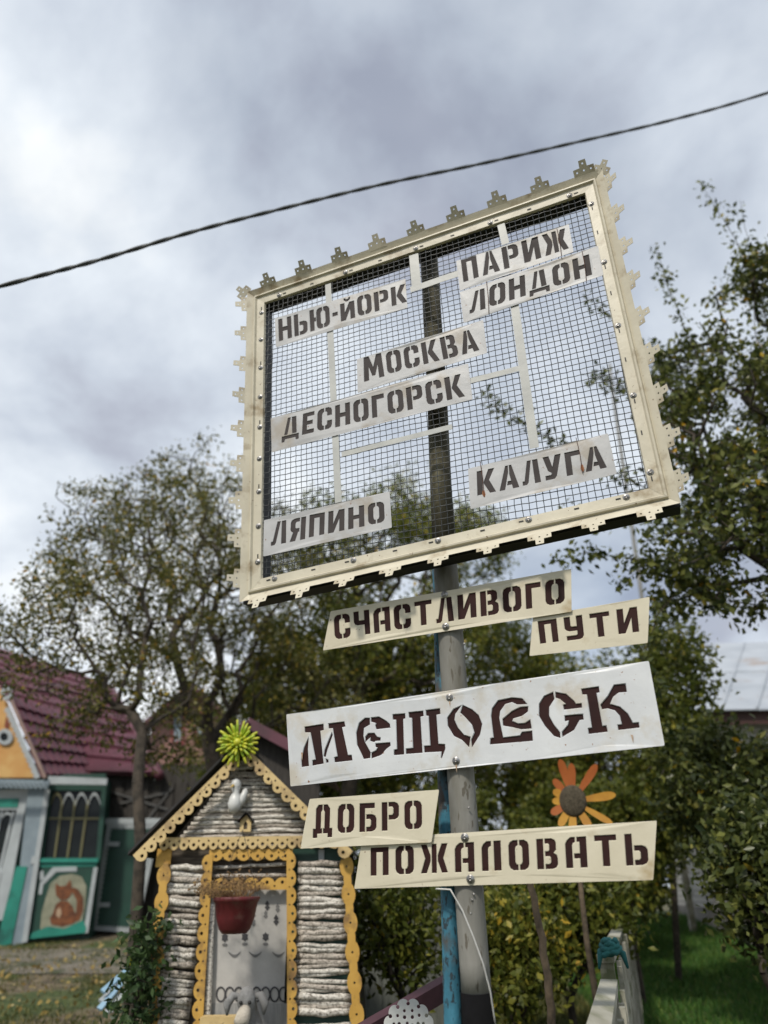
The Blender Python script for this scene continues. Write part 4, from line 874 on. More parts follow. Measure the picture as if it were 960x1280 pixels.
# flower pinwheel on the ridge
LIME = mat('lime_plastic', (.36,.46,.03), .45, (.25,.38,.015), 12); LIMEY = mat('yellow_green_plastic', (.50,.50,.03), .45, (.38,.42,.02), 12)
pc_ = HP.p(298,929,.14); wh = thing('toy_flower', 'spiky lime green plastic flower on the peak of the hut roof', 'decoration', pc_)
for ring, (n, l, zf, mm) in enumerate(((22,.142,.0,LIMEY),(20,.12,.22,LIME),(14,.09,.55,LIMEY),(8,.06,1.1,LIME))):
    for i in range(n):
        a = 6.2832*(i+.3*ring)/n+random.uniform(-.09,.09); ll = l*random.uniform(.82,1.12); d = Vector((math.cos(a), -zf-random.uniform(0,.15), math.sin(a))).normalized()
        b = MB(); b.tube([pc_+d*ll*t for t in (.1,.4,.75,.95,1)], [.004,.0075,.0095,.008,.0015], 6); b.build('petal', mm, wh, True)
MB().ball(pc_-Vector((0,.03,0)), .028).build('flower_centre', LIMEY, wh, True)
# white bird with a nest box
BW_ = mat('white_plastic', (.62,.63,.62), .35, (.5,.51,.5), 5); BEAK = mat('beak_yellow', (.6,.42,.12), .5)
bc = HP.p(294,1003,.07); bird = thing('bird_figure', 'white toy bird sitting on the gable of the hut', 'figurine', bc)
b = MB(); b.tube([bc+Vector((x,0,z)) for x, z in ((.01,-.06),(.0,-.045),(-.002,-.01),(0,.03),(.0,.06),(-.002,.085),(-.002,.115),(-.002,.135),(0,.145))], [.012,.036,.046,.038,.02,.03,.034,.024,.006], 14); b.build('body', BW_, bird, True)
b = MB(); b.tube([bc+Vector((.03,-.0,-.03)), bc+Vector((.045,0,.02)), bc+Vector((.06,.01,.07)), bc+Vector((.062,.01,.085))], [.012,.024,.02,.005], 8); b.build('wing', BW_, bird, True)
b = MB(); b.tube([bc+Vector((-.012,-.03,.10)), bc+Vector((-.03,-.045,.085))], [.010,.002], 7); b.build('beak', BEAK, bird, True)
nb = HP.p(307,1030,.05); nest = thing('nest_box', 'tiny wooden birdhouse with a dark hole under the white bird', 'birdhouse', nb)
v, f = sheet([(-.035,-.045),(.035,-.045),(.035,.02),(0,.055),(-.035,.02)], [[(-.011,-.03),(.011,-.03),(.013,0),(0,.018),(-.013,0)]], nb, XU, ZU, YW, .01); mk('front', v, f, YELP, nest)
MB().box((-.033,.012,-.043),(.033,.06,.02), O=nb).build('box', GAP, nest)
for sgn in (-1,1): MB().beam(nb+Vector((sgn*.048,.02,.012)), nb+Vector((0,.02,.064)), .09, .007, Vector((sgn*.6,0,.8))).build('roof_board', TAR, nest)
# hanging basket with dried flowers
REDP = mat('dark_red_plastic', (.12,.011,.014), .55, (.07,.008,.01), 5, stain=(.12,.05,.04), stain_amt=.4, stain_scale=8); DRY = mat('dried_stems', (.26,.17,.07), .9, (.12,.06,.03), 20)
kc = HP.p(296,1122,.32); pot = thing('hanging_basket', 'dark red hanging planter with dried flowers at the hut door', 'planter', kc)
b = MB(); n = 24; prof_ = ((.128,.004),(.134,.0),(.130,-.018),(.122,-.024),(.108,-.10),(.088,-.155),(.070,-.178),(.0,-.182))
for r, z in prof_:
    for k in range(n): a = 6.2832*k/n; b.v.append(kc+Vector((r*math.cos(a), r*math.sin(a), z)))
for j in range(len(prof_)-1):
    for k in range(n): b.f.append((j*n+k, (j+1)*n+k, (j+1)*n+(k+1)%n, j*n+(k+1)%n))
b.f.append(tuple(range(n))); b.build('pot', REDP, pot, True)
b = MB()
for i in range(130):
    a = random.uniform(0,6.28); l = random.uniform(.06,.2); lean = random.uniform(.3,1.2)
    p0 = kc+Vector((math.cos(a)*.09*random.random(), math.sin(a)*.09*random.random(), -.01)); d = Vector((math.cos(a)*lean-.45, math.sin(a)*lean, .7)).normalized()
    p1 = p0+d*l*.6; p2 = p1+(d+Vector((-.3,0,-.5))).normalized()*l*.5; b.tube([p0,p1,p2], [.0018,.0014,.0009], 3)
    for q in range(3): b.ball(p2+Vector([random.uniform(-.012,.012) for _ in range(3)]), random.uniform(.003,.007), 5, 3)
b.build('dried_flowers', DRY, pot)
pot.children[-1]['kind'] = 'stuff'
for dx in (-.12,.12): MB().tube([kc+Vector((dx,0,0)), kc+Vector((0,.04,.36))], .0018, 4).build('hanger', BLACK, pot)
# plush donkey sitting on the threshold
PG = mat('grey_plush', (.27,.27,.27), .95, (.17,.17,.17), 20, bump=.006, bscale=70); PC = mat('cream_plush', (.52,.48,.41), .95, (.42,.38,.32), 20, bump=.006, bscale=70)
dc = HP.p(308,1260,.22); dk = thing('plush_donkey', 'grey plush donkey with cream muzzle sitting in the hut doorway', 'plush toy', dc)
b = MB(); b.tube([dc+Vector(p) for p in ((.01,.09,-.30),(.01,.08,-.26),(.01,.07,-.17),(.01,.06,-.08),(.01,.04,-.02),(.0,.0,.03),(0,-.01,.06),(0,0,.085),(0,.01,.095))], [.03,.085,.10,.075,.048,.052,.050,.032,.008], 16); b.build('body', PG, dk, True)
b = MB(); b.tube([dc+Vector(p) for p in ((-.0,-.03,.0),(-.005,-.06,-.03),(-.01,-.085,-.055),(-.01,-.097,-.07))], [.030,.040,.040,.018], 14); b.build('muzzle', PC, dk, True)
for s_, k in ((-1,1),(1,1)):
    b = MB(); b.tube([dc+Vector((s_*.035,0,.055)), dc+Vector((s_*.075,-.01,.06)), dc+Vector((s_*.105,-.02,.02)), dc+Vector((s_*.10,-.02,-.03))], [.012,.022,.024,.006], 8); b.build('ear', PG if s_ < 0 else INKL, dk, True)
    b = MB(); b.tube([dc+Vector((s_*.06,.02,-.10)), dc+Vector((s_*.11,-.05,-.14)), dc+Vector((s_*.10,-.10,-.20))], [.03,.03,.028], 10); b.build('arm', PG, dk, True)
    b = MB(); b.tube([dc+Vector((s_*.05,.04,-.27)), dc+Vector((s_*.09,-.06,-.29)), dc+Vector((s_*.10,-.14,-.29))], [.04,.036,.034], 10); b.build('leg', PG, dk, True)
    MB().ball(dc+Vector((s_*.024,-.050,.03)), .010).build('eye', BLACK, dk, True)
# ------------------------------------------------------------------ dark shed behind the hut
sp2 = Plane(at(380,1000,7.4)); shd = thing('dark_shed', 'dark shed with a maroon roof edge behind the log hut', 'shed', DOWN(sp2.p(390,1150)))
g0 = shd.location.z-sp2.O.z
A, B, Cc = sp2.uv(312,911), sp2.uv(400,958), sp2.uv(268,1000); DW = mat('shed_wood_and_shade', (.05,.045,.04), .9, (.025,.022,.02), 9, stretch=(4,1,.4))
v, f = sheet([(Cc[0],g0),(B[0],g0),B,A,Cc], [], sp2.O, sp2.U, sp2.V, sp2.W, .05); mk('gable_wall', v, f, DW, shd)
for e_ in (B, Cc):
    q = Vector((e_[0]-A[0], e_[1]-A[1])); q = Vector(A)+q*1.08; nrm_ = Vector((-(e_[1]-A[1]), e_[0]-A[0]))
    MB().beam(sp2.w(A,.15)+Vector((0,0,.03)), sp2.w((q.x,q.y),.15)+Vector((0,0,.03)), .03, .10).build('verge_board', ROOFP, shd)
    a_, b_ = sp2.w(A,.13)+Vector((0,0,.06)), sp2.w((q.x,q.y),.13)+Vector((0,0,.06)); k_ = Vector((0,2.2,0)); dn = Vector((0,0,-.03))
    mk('roof_slope', [a_,b_,b_+k_,a_+k_,a_+dn,b_+dn,b_+k_+dn,a_+k_+dn], [(0,1,2,3),(7,6,5,4),(0,4,5,1),(1,5,6,2),(2,6,7,3),(3,7,4,0)], ROOFT, shd)
# ------------------------------------------------------------------ green house on the left
GH = Plane(at(52,1114,13.3), math.radians(10)); h0 = DOWN(GH.p(40,1175)); house = thing('green_house', 'teal and white house with maroon tiled roof, arched porch windows and orange gable', 'house', h0)
hg = h0.z-GH.O.z-.3
def gpoly(name, pxs, off, th, m, parent=house, holes=()): return GH.poly(name, pxs, off, th, m, parent, holes)
LW = [(-90,975),(8,982),(35,986),(15,1187),(-120,1194)]
v, f = sheet([GH.uv(-110,968), GH.uv(131,966), (GH.uv(113,1165)[0], hg), (GH.uv(-150,1190)[0], hg)], [], GH.O-GH.W*.1, GH.U, GH.V, GH.W, .15); mk('porch_wall', v, f, DGREEN, house)
for a_, b_ in ((GH.uv(131,972), GH.uv(113,1165)),):
    q = [GH.w((b_[0], hg), -.26), GH.w(a_, -.26)]; k_ = -GH.W*.5
    mk('side_wall', [q[0], q[1], q[1]+k_, q[0]+k_, q[0]-GH.U*.1, q[1]-GH.U*.1, q[1]+k_-GH.U*.1, q[0]+k_-GH.U*.1], [(0,1,2,3),(7,6,5,4),(0,4,5,1),(1,5,6,2),(2,6,7,3),(3,7,4,0)], DGREEN, house)
gpoly('corner_post', [(35,987),(61,987),(31,1178),(14,1186)], .10, .12, LILAC)
gpoly('post_trim', [(56,987),(62,987),(34,1177),(27,1179)], .115, .012, PWHITE)
gpoly('post_trim', [(40,1070),(49,1070),(47,1080),(38,1080)], .118, .012, PWHITE)
gpoly('teal_panel', [(20,1083),(34,1083),(14,1180),(-6,1184)], .118, .012, TEAL)
# left window
wn = gpoly('window', [(-60,990),(36,986),(6,1150),(-90,1160)], .03, .05, PWHITE, holes=[[(-50,1014),(21,1012),(2,1086),(-70,1088)]])
gpoly('pane', [(-52,1010),(23,1008),(3,1090),(-72,1092)], -.03, .01, GLASSD, wn)
gpoly('head_panel', [(-50,999),(24,998),(22,1009),(-52,1010)], .042, .01, TEAL, wn)
for x in (-30,-14,2,16):
    GH.bar('muntin', (x+1,1012), (x-17,1088), 3, .0, .02, PWHITE, wn)
for x in (-22,-6,9): 
    pts = [(x-7+14*i/6, 1022-8*math.sin(math.pi*i/6)) for i in range(7)]+[(x+7-14*i/6, 1024-6*math.sin(math.pi*i/6)) for i in range(7)]
    gpoly('arch', pts, .004, .02, PWHITE, wn)
gpoly('sill_panel', [(-80,1092),(2,1090),(-10,1150),(-100,1155)], .042, .01, PWHITE, wn)
# right window with arched golden muntins
wr = gpoly('window', [(60,981),(133,981),(125,1080),(47,1080)], .03, .05, DGREEN, holes=[[(65,988),(127,988),(120,1072),(54,1072)]])
gpoly('pane', [(63,986),(129,986),(122,1074),(52,1074)], -.03, .01, GLASSD, wr)
for x in (78,94,110): GH.bar('muntin', (x,1000), (x-10,1072), 2.4, .0, .02, OLIVE, wr)
GH.bar('muntin', (61,1023), (124,1023), 2.4, .003, .02, OLIVE, wr)
for x in (71,86,102,118):
    pts = [(x-7.5+15*i/8, 1004-14*math.sin(math.pi*i/8)**.8) for i in range(9)]+[(x+7.5-15*i/8, 1007-13*math.sin(math.pi*i/8)**.8) for i in range(9)]
    gpoly('arch', pts, .006, .02, OLIVE if x < 80 else PWHITE, wr)
gpoly('sill', [(47,1073),(123,1073),(122,1078),(46,1078)], .09, .08, TEAL)
# mural panel
mu = gpoly('mural_panel', [(45,1080),(122,1080),(109,1166),(31,1176)], .05, .03, DGREEN)
gpoly('frame_strip', [(46,1080),(121,1079),(120,1083),(45,1084)], .058, .01, TEAL, mu)
gpoly('frame_strip', [(117,1084),(122,1084),(110,1166),(104,1167)], .058, .01, PWHITE, mu)
gpoly('cream_ground', [(58,1120),(63,1104),(75,1095),(90,1092),(102,1096),(108,1108),(107,1130),(103,1150),(92,1158),(70,1163),(50,1163),(52,1140)], .056, .006, MURAL, mu)
gpoly('white_scroll', [(48,1118),(50,1104),(58,1094),(66,1084),(96,1083),(96,1089),(70,1090),(60,1100),(54,1106),(52,1118)], .060, .006, PWHITE, mu)
gpoly('white_scroll', [(49,1090),(54,1088),(55,1098),(50,1101)], .062, .006, PWHITE, mu)
# painted orange woodland animal, tail curled behind
gpoly('painted_tail', [(98,1112),(104,1122),(104,1138),(99,1150),(92,1153),(95,1140),(96,1126),(92,1118),(88,1113),(92,1109)], .0625, .004, FOX, mu)
gpoly('painted_body', [(70,1130),(66,1142),(62,1148),(64,1155),(78,1158),(92,1154),(95,1144),(90,1132),(84,1126),(76,1126)], .0635, .004, FOX, mu)
gpoly('painted_head', [(70,1104),(75,1108),(82,1107),(88,1099),(90,1110),(89,1118),(84,1124),(76,1125),(70,1119),(69,1111)], .0645, .004, FOX, mu)
gpoly('painted_belly', [(71,1137),(75,1134),(77,1141),(74,1148),(70,1144)], .0655, .004, FOXL, mu)
gpoly('painted_grass', [(40,1166),(60,1158),(80,1161),(104,1150),(108,1160),(106,1166),(34,1174)], .0665, .004, TEAL, mu)
# fringes and gable
fret(GH, 'fringe', (-100,972), (62,975), 12, 26, LILAC, house, .40, side=1, hole=.12)
gpoly('gutter_board', [(60,970),(134,973),(133,981),(61,980)], .38, .05, PWHITE)
gpoly('gable', [(-80,972),(48,972),(14,889),(-8,845),(-24,880)], .30, .08, GABLE)
fret(GH, 'gable_fringe', (11,883), (50,971), 7, 14, PWHITE, house, .42, side=1, hole=.1)
GH.bar('verge_board', (13,874), (56,972), 4, .44, .05, mat('pinkish_verge', (.30,.20,.17), .6), house)
rw = gpoly('round_window', ov(6,921,10,10,16), .34, .04, PWHITE, house, [ov(5,921,5,5.5,12)])
gpoly('pane', ov(5,921,6,6.5,12), .31, .01, GLASSD, rw)
gpoly('white_rosette', [(8+(9 if i % 2 else 6)*math.cos(i*.628), 866+(11 if i % 2 else 8)*math.sin(i*.628)) for i in range(10)], .44, .03, PWHITE, house, [ov(8,866,3,4,8)])
gpoly('painted_drop', [(8,895),(12,905),(10,912),(5,908)], .315, .02, mat('red_brown_paint', (.22,.05,.02), .6), house)
def tiles(name, q, rows, waves, m, parent=house, amp=.035, drop=.05):
    tl, tr_, br, bl2 = [Vector(p) for p in q]; nrm_ = (tr_-tl).cross(tl-bl2).normalized()
    if nrm_.z < 0: nrm_ = -nrm_
    v = []; f = []; nc = waves*6
    for r in range(rows):
        for e2 in (0, 1):
            t = (r+e2)/rows
            for c in range(nc+1):
                s_ = c/nc; p = (tl*(1-s_)+tr_*s_)*(1-t)+(bl2*(1-s_)+br*s_)*t
                v.append(p+nrm_*(amp*abs(math.sin(math.pi*c/6))**.7+(drop*e2)))
    for r in range(rows*2-1):
        for c in range(nc): f.append((r*(nc+1)+c, r*(nc+1)+c+1, (r+1)*(nc+1)+c+1, (r+1)*(nc+1)+c))
    nb_ = len(v); v += [p-nrm_*.06 for p in v]; f += [tuple(i+nb_ for i in reversed(a)) for a in f[:]]
    return mk(name, v, f, m, parent, False)
tiles('porch_roof', (at(15,871,13.6), at(112,905,15.6), at(137,972,14.6), at(51,971,13.0)), 6, 11, ROOFT)
tiles('main_roof', (at(-60,795,17.5), at(138,860,17.5), at(200,970,14.0), at(95,968,14.1)), 10, 26, ROOFP)
MB().tube([at(-60,795,17.5), at(138,860,17.5)], .09, 8).build('ridge_cap', ROOFP, house, True)
MB().tube([at(138,860,17.5), at(200,970,14.0)], .09, 8).build('ridge_cap', ROOFP, house, True)
DW2 = mat('grey_shed_board', (.10,.10,.10), .9)
bw = Plane(at(180,1050,14.25), 0); bwz = gz(-5,14.3)-bw.O.z-.1
v, f = sheet([bw.uv(100,955), bw.uv(262,955), (bw.uv(235,1160)[0],bwz), (bw.uv(80,1160)[0],bwz)], [], bw.O, bw.U, bw.V, bw.W, .1); mk('back_wall', v, f, DW, house)  # wall and boards coloured dark for the shaded interior under the roof
for i in range(9): bw.bar('wall_board', (118+i*16,978), (112+i*13.4,1158), 9, .03, .02, DW, house)
for a_, b_ in (((150,1004),(212,990)),((180,1030),(215,985)),((140,990),(210,1012))): bw.bar('brace', a_, b_, 2.2, .06, .03, DW2, house)
# green door with white fringes
DP = Plane(at(150,1114,13.95), math.radians(6)); gd = thing('green_door', 'dark green door framed with white scalloped fringes beside the green house', 'door', DOWN(DP.p(142,1165)))
dq = [(134,1024),(199,1024),(171,1166),(114,1163)]
DP.poly('leaf', dq, 0, .05, DGREEN, gd)
DP.bar('frame', (132,1026.5), (201,1026.5), 7, .02, .02, PWHITE, gd)
fret(DP, 'white_fringe', (139,1029), (196,1029), 7, 13, PWHITE, gd, .012, side=1, hole=.1)
fret(DP, 'white_fringe', (134,1030), (114,1163), 6, 22, PWHITE, gd, .015, side=-1, hole=.1)
fret(DP, 'white_fringe', (200,1030), (171,1166), 9, 20, PWHITE, gd, .015, side=1, hole=.1)
fret(DP, 'white_fringe', (170,1166), (116,1163), 6, 12, PWHITE, gd, .018, side=1, hole=.1)
DP.bar('hinge', (133,1055), (149,1055), 5, .03, .012, PWHITE, gd); DP.bar('hinge', (123,1131), (137,1131), 5, .03, .012, PWHITE, gd)
# blue boards leaning at the foot of the apple tree
bs = thing('blue_sled', 'small pale blue and white slatted sled leaning at the foot of the thin tree', 'sled', DOWN(at(140,1258,6.8)))
for i, (a_, b_, m_) in enumerate((((124,1262),(158,1222),PBLUE),((133,1266),(163,1230),PWHITE),((128,1240),(160,1212),PBLUE),((126,1252),(150,1230),PWHITE))):
    MB().beam(at(*a_,6.75+.02*i), at(*b_,6.95+.02*i), .045, .02, Vector((0,-.8,.6))).build('slat', m_, bs)
MB().beam(at(130,1250,6.80), at(142,1264,6.80), .03, .02).build('crossbar', PWHITE, bs)
# path by the house
pth = []
for i in range(14):
    x0 = -11+i*.8; pth.append((x0, 11.6-.05*i)); 
v = []
for x, y in pth: v += [(x, y-.55, gz(x, y-.55)+.012), (x, y+1.3, gz(x, y+1.3)+.012)]
f = [(2*i, 2*i+2, 2*i+3, 2*i+1) for i in range(len(pth)-1)]
o = mk('path', v, f, mat('trodden_path', (.20,.18,.15), .95, (.12,.105,.08), 6, bump=.02, bscale=20, stain=(.05,.06,.03), stain_amt=.42, stain_scale=3)); o['kind'] = 'structure'
# far brick house glimpsed above
RB = mat('pink_brick', (.33,.19,.17), .85, (.24,.12,.10), 8); fp = Plane(at(240,950,24)); fh = thing('brick_house', 'distant pinkish brick house glimpsed through branches above the hut', 'house', grd(fp.O.x, fp.O.y))
q0 = grd(fp.O.x, fp.O.y).z-fp.O.z
v, f = sheet([(fp.uv(190,900)[0],q0),(fp.uv(290,900)[0],q0),fp.uv(290,900),fp.uv(240,860),fp.uv(190,900)], [], fp.O, fp.U, fp.V, fp.W, .3); mk('wall', v, f, RB, fh)
for x in (222,252):
    wi = fp.poly('window', [(x-9,890),(x+9,890),(x+8,930),(x-8,930)], .06, .06, mat('red_frame_%d' % x, (.2,.03,.03), .6), fh, [[(x-6,894),(x+6,894),(x+5,926),(x-5,926)]])
    fp.poly('pane', [(x-7,893),(x+7,893),(x+6,927),(x-6,927)], .02, .02, LILAC, wi)
for a_, b_ in (((180,908),(241,856)),((239,856),(300,908))): MB().beam(fp.p(*a_,.3), fp.p(*b_,.3), .5, .12).build('roof_edge', ROOFP, fh)
# ------------------------------------------------------------------ purple beam and white lace rosette by the post
o = MB().beam(at(425,1312,3.7), at(566,1229,4.1), .05, .085, Vector((0,-.25,1))).build('purple_beam', mat('purple_paint', (.07,.025,.035), .6, (.045,.015,.022), 6)); tag(o, 'dark purple wooden beam slanting up behind the blue pipe', 'beam')
LP = Plane(at(511,1286,3.5)); lc = LP.uv(511,1286); rr = .102
ros = thing('lace_rosette', 'white pierced metal rosette at the bottom edge beside the blue pipe', 'ornament', DOWN(LP.p(510,1290)))
pts = []
for i in range(96): a = 6.2832*i/96; r = rr*(.88+.12*abs(math.sin(a*6))**.7); pts.append((lc[0]+r*math.cos(a), lc[1]+r*math.sin(a)))
hs = []
for ring, n, rh in ((.82,12,.0075),(.60,12,.006),(.40,8,.007),(.18,5,.006)):
    for i in range(n):
        a = 6.2832*(i+.5*(ring<.7))/n; cx, cy = lc[0]+rr*ring*math.cos(a), lc[1]+rr*ring*math.sin(a); hs.append([(cx+rh*math.cos(z*math.pi/3), cy+rh*math.sin(z*math.pi/3)) for z in range(6)])
v, f = sheet(pts, hs, LP.O, LP.U, LP.V, LP.W, .003, .001, .002); mk('disc', v, f, BW_, ros)
MB().beam(DOWN(LP.p(510,1290,-.02)), LP.p(510,1300,-.02), .02, .02).build('stake', PLANK, ros)
# ------------------------------------------------------------------ sunflower of painted wood
SO = mat('orange_petal_paint', (.36,.10,.015), .55, (.30,.07,.01), 8); SY = mat('amber_petal_paint', (.48,.25,.02), .55, (.36,.16,.012), 8); SEED = mat('dark_seed_disc', (.085,.07,.045), .95, (.04,.032,.02), 60, bump=.006, bscale=90)
FP = Plane(at(716,1001,5.0), math.radians(-22)); fc = Vector(FP.uv(716,1001)); kx = (FP.p(717,1001)-FP.p(716,1001)).length
sf = thing('wooden_sunflower', 'painted wooden sunflower with orange and amber petals under the white town board', 'decoration', DOWN(FP.p(745,1250)))
b = MB(); n = 26; rows_ = [(0,.02),(.5,.018),(.85,.010),(1,0),(1,-.02),(0,-.021)]
for r, z in rows_:
    for k in range(n): a = 6.2832*k/n; b.v.append(FP.w((fc.x+r*17*kx*math.cos(a), fc.y+r*19*kx*math.sin(a)), z))
for j in range(len(rows_)-1):
    for k in range(n): b.f.append((j*n+k, (j+1)*n+k, (j+1)*n+(k+1)%n, j*n+(k+1)%n)[::-1])
b.build('disc', SEED, sf, True)
for ang, l, mm in ((100,48,SO),(84,50,SO),(48,54,SO),(4,52,SY),(-33,50,SY),(-62,38,SY),(-98,48,SY),(178,27,SY),(150,28,SY),(205,30,SO),(-125,36,SY),(128,32,SO)):
    a = math.radians(ang); e_ = Vector((math.cos(a), math.sin(a))); n_ = Vector((-e_.y, e_.x)); kw = .62+.3*((ang*7)%11)/11; l = l*(.9+.2*((ang*3)%7)/7); ws_ = ((.25,3.6*kw),(.35,4.2*kw),(.5,5.6*kw),(.75,6.6*kw),(.9,5.6*kw),(.97,3.4*kw),(1,1))
    o_ = [fc+e_*l*kx*t+n_*w_*kx for t, w_ in ws_]+[fc+e_*l*kx*t-n_*w_*kx for t, w_ in reversed(ws_)]
    v, f = sheet([tuple(p) for p in o_], [], FP.O-FP.W*(.004+.002*(ang%3)), FP.U, FP.V, FP.W, .008, warp=lambda x, y: .018*(((x-fc.x)**2+(y-fc.y)**2)**.5/(40*kx))**2, grid=.02); mk('petal', v, f, mm, sf)
P4 = [DOWN(FP.p(748,1262,-.03))-Vector((0,0,.05)), FP.p(744,1240,-.03), FP.p(734,1180,-.035), FP.p(727,1120,-.03), FP.p(718,1010,-.032)]
MB().tube(P4, [.022,.020,.018,.016,.014], 8).build('stem', BARKL, sf, True)
# ------------------------------------------------------------------ plank fence running away on the right
zt = 1.22; a1, a2 = atz(779,1148,zt), atz(757,1199,zt); dirf = (a1-a2).normalized()
fn = thing('plank_fence', 'weathered grey plank fence with a flat top rail running away right of the post', 'fence', DOWN(a2))
b1_, b2_ = atz(762,1229,zt-.08), atz(741,1330,zt-.08)
MB().beam(a2, a1, .075, .03).build('top_rail', PLANK, fn)
MB().beam(b2_, b1_, .07, .03).build('top_rail', PLANK, fn)
for q in (a2+dirf*.05, a1-dirf*.05, b1_-dirf*.06, (b2_+b1_)/2): MB().beam(DOWN(q)-Vector((0,0,.1)), q-Vector((0,0,.017)), .06, .06, dirf).build('post', PLANK, fn)
for st_, en, n in ((b2_, b1_, 8), (a2, a1, 22)):
    for i in range(n):
        q = st_.lerp(en, (i+.5)/n)+Vector((.048,0,0)); MB().beam(DOWN(q)-Vector((0,0,.05)), q+Vector((random.uniform(-.006,.006),0,-.02+random.uniform(-.02,.01))), .022, .05, dirf).build('picket', PLANK, fn)
MB().beam(a2+Vector((.02,0,-.35)), a1+Vector((.02,0,-.35)), .03, .05).build('lower_rail', PLANK, fn)
RAG = mat('teal_rag', (.02,.13,.13), .9, (.01,.07,.075), 14, bump=.01, bscale=30)
rc = atz(763,1187,zt+.04); rg_ = thing('knotted_rag', 'teal rag knotted on the top rail of the plank fence', 'rag', rc)
b = MB()
for i in range(5):
    a = i*1.3; b.tube([rc+Vector((math.cos(a+t)*.045*(1-.1*i), math.sin(a+t)*.03, -.012+.01*i+.008*math.sin(3*t))) for t in np.linspace(0,5.2,12)], .013, 7)
b.build('knot', RAG, rg_, True)
for s_ in (-1,1): MB().tube([rc+Vector((s_*.02,0,0)), rc+Vector((s_*.05,-.01,-.015)), rc+Vector((s_*.062,-.01,-.07))], [.012,.014,.005], 6).build('loose_end', RAG, rg_, True)
# ------------------------------------------------------------------ outbuilding and white brick wall on the right
def brickmat():
    m = bpy.data.materials.new('white_brick'); m.use_nodes = True; t = m.node_tree; b = t.nodes['Principled BSDF']; b.inputs['Roughness'].default_value = .85
    tcn = t.nodes.new('ShaderNodeTexCoord'); mp = t.nodes.new('ShaderNodeMapping'); mp.inputs['Rotation'].default_value = (math.radians(90),0,0); t.links.new(tcn.outputs['Object'], mp.inputs[0])
    k = t.nodes.new('ShaderNodeTexBrick'); k.inputs['Color1'].default_value = (.50,.49,.46,1); k.inputs['Color2'].default_value = (.42,.41,.38,1); k.inputs['Mortar'].default_value = (.24,.23,.21,1); k.inputs['Scale'].default_value = 1
    k.inputs['Brick Width'].default_value = .25; k.inputs['Row Height'].default_value = .09; k.inputs['Mortar Size'].default_value = .009; t.links.new(mp.outputs[0], k.inputs['Vector']); t.links.new(k.outputs[0], b.inputs['Base Color'])
    bp = t.nodes.new('ShaderNodeBump'); bp.inputs['Distance'].default_value = .01; bp.invert = True; t.links.new(k.outputs['Fac'], bp.inputs['Height']); t.links.new(bp.outputs[0], b.inputs['Normal']); return m
WB = brickmat()
w1, w2 = atg(848,1140), atg(905,1166); wd_ = (w2-w1); wd_.z = 0; wl = wd_.length; wd_.normalize()
ang = math.atan2(wd_.y, wd_.x); WPn = Plane(w1, ang)
bwl = thing('brick_wall', 'white brick wall behind the glossy bush at the lower right', 'wall', w1)
sg = 1
def wbox(name, s0, s1, z0, z1, t0, t1, m):
    v = [w1+wd_*s+Vector((0,0,z))+Vector((-wd_.y, wd_.x,0))*t for z in (z0,z1) for s, t in ((s0,t0),(s1,t0),(s1,t1),(s0,t1))]
    return mk(name, v, [(3,2,1,0),(4,5,6,7),(0,1,5,4),(1,2,6,5),(2,3,7,6),(3,0,4,7)], m, bwl)
wbox('brickwork', 0, wl+5, -.3, 1.75, .0, .25, WB); wbox('plinth', -.03, wl+5, -.3, .12, -.06, .27, mat('grey_plinth', (.22,.21,.19), .9, (.13,.12,.11), 6)); wbox('coping', -.04, wl+5, 1.75, 1.80, -.04, .29, PLANK)
o = MB().beam(atg(867,1166)-Vector((0,0,.1)), at(848,1045,atg(867,1166).y), .09, .09, Vector((0,1,0))).build('grey_post', PLANK); tag(o, 'plain grey wooden post standing before the white brick wall', 'post')
OB = Plane(at(930,888,12.0)); ob = thing('outbuilding', 'white walled outbuilding with a pale rusty sheet metal roof', 'building', grd(OB.O.x, OB.O.y))
oz = grd(OB.O.x, OB.O.y).z-OB.O.z-.2
v, f = sheet([(OB.uv(880,905)[0],oz),(OB.uv(1120,905)[0],oz),(OB.uv(1120,905)[0],-.1),(OB.uv(880,905)[0],-.1)], [], OB.O-OB.W*.3, OB.U, OB.V, OB.W, .2); mk('front_wall', v, f, WB, ob)
OB.poly('fascia', [(862,889),(1120,884),(1120,902),(862,906)], 0, .04, mat('brown_fascia', (.06,.025,.02), .7), ob)
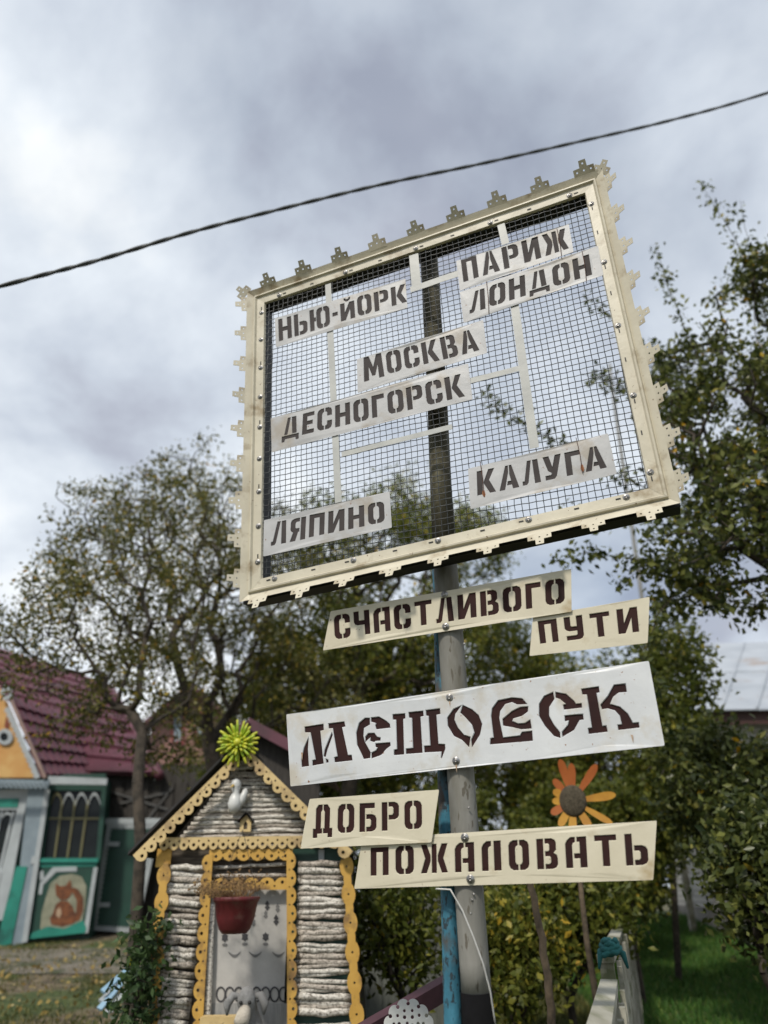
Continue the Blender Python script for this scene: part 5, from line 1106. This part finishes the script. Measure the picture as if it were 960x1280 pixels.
TIN = mat('pale_tin', (.42,.45,.49), .38, (.33,.36,.40), 2, metal=.15, stain=(.30,.20,.13), stain_amt=.36, stain_scale=1.1, stretch=(.7,1,2.2), bump=.004, bscale=4)
e0, e1 = OB.p(860,888,.12), OB.p(1120,884,.12); r0_, r1_ = at(892,806,15.2), at(1120,776,15.2); r1_.z = r0_.z; r0_.z = r1_.z
for row in range(2):
    for c in range(6):
        s0, s1 = c/6, (c+1)/6+.006; t0, t1 = row/2, (row+1)/2+.02
        q = [(e0.lerp(e1,s0)).lerp(r0_.lerp(r1_,s0),t0), (e0.lerp(e1,s1)).lerp(r0_.lerp(r1_,s1),t0), (e0.lerp(e1,s1)).lerp(r0_.lerp(r1_,s1),t1), (e0.lerp(e1,s0)).lerp(r0_.lerp(r1_,s0),t1)]
        up_ = Vector((0,-.3,.9)); q = [p_+up_*(.006*(c%2)+.012*row) for p_ in q]
        v = q+[p_-up_*.02 for p_ in q]; mk('roof_sheet', v, [(0,1,2,3),(7,6,5,4),(0,4,5,1),(1,5,6,2),(2,6,7,3),(3,7,4,0)], TIN, ob)
for c in range(7):
    s0 = c/6; MB().beam(e0.lerp(e1,s0)+Vector((0,0,.02)), r0_.lerp(r1_,s0)+Vector((0,0,.035)), .03, .035).build('standing_seam', TIN, ob)
# grey board fence behind the creeper
GB = mat('grey_green_board', (.13,.14,.12), .85, (.08,.085,.075), 7, stretch=(6,1,.6)); gp_ = Plane(at(510,1150,7.6)); gf = thing('board_fence', 'grey board fence in the shade behind the creeper', 'fence', DOWN(gp_.p(500,1200)))
for i in range(9):
    x = 452+i*16; t_ = gp_.uv(x, 1118); 
    v, f = sheet([(t_[0]-.062,gf.location.z-gp_.O.z-.05),(t_[0]+.062,gf.location.z-gp_.O.z-.05),(t_[0]+.062,t_[1]+random.uniform(-.02,.02)),(t_[0]-.062,t_[1])], [], gp_.O, gp_.U, gp_.V, gp_.W, .02); mk('board', v, f, GB, gf)
MB().beam(gp_.p(440,1135,-.04), gp_.p(600,1133,-.04), .04, .07).build('rail', GB, gf)
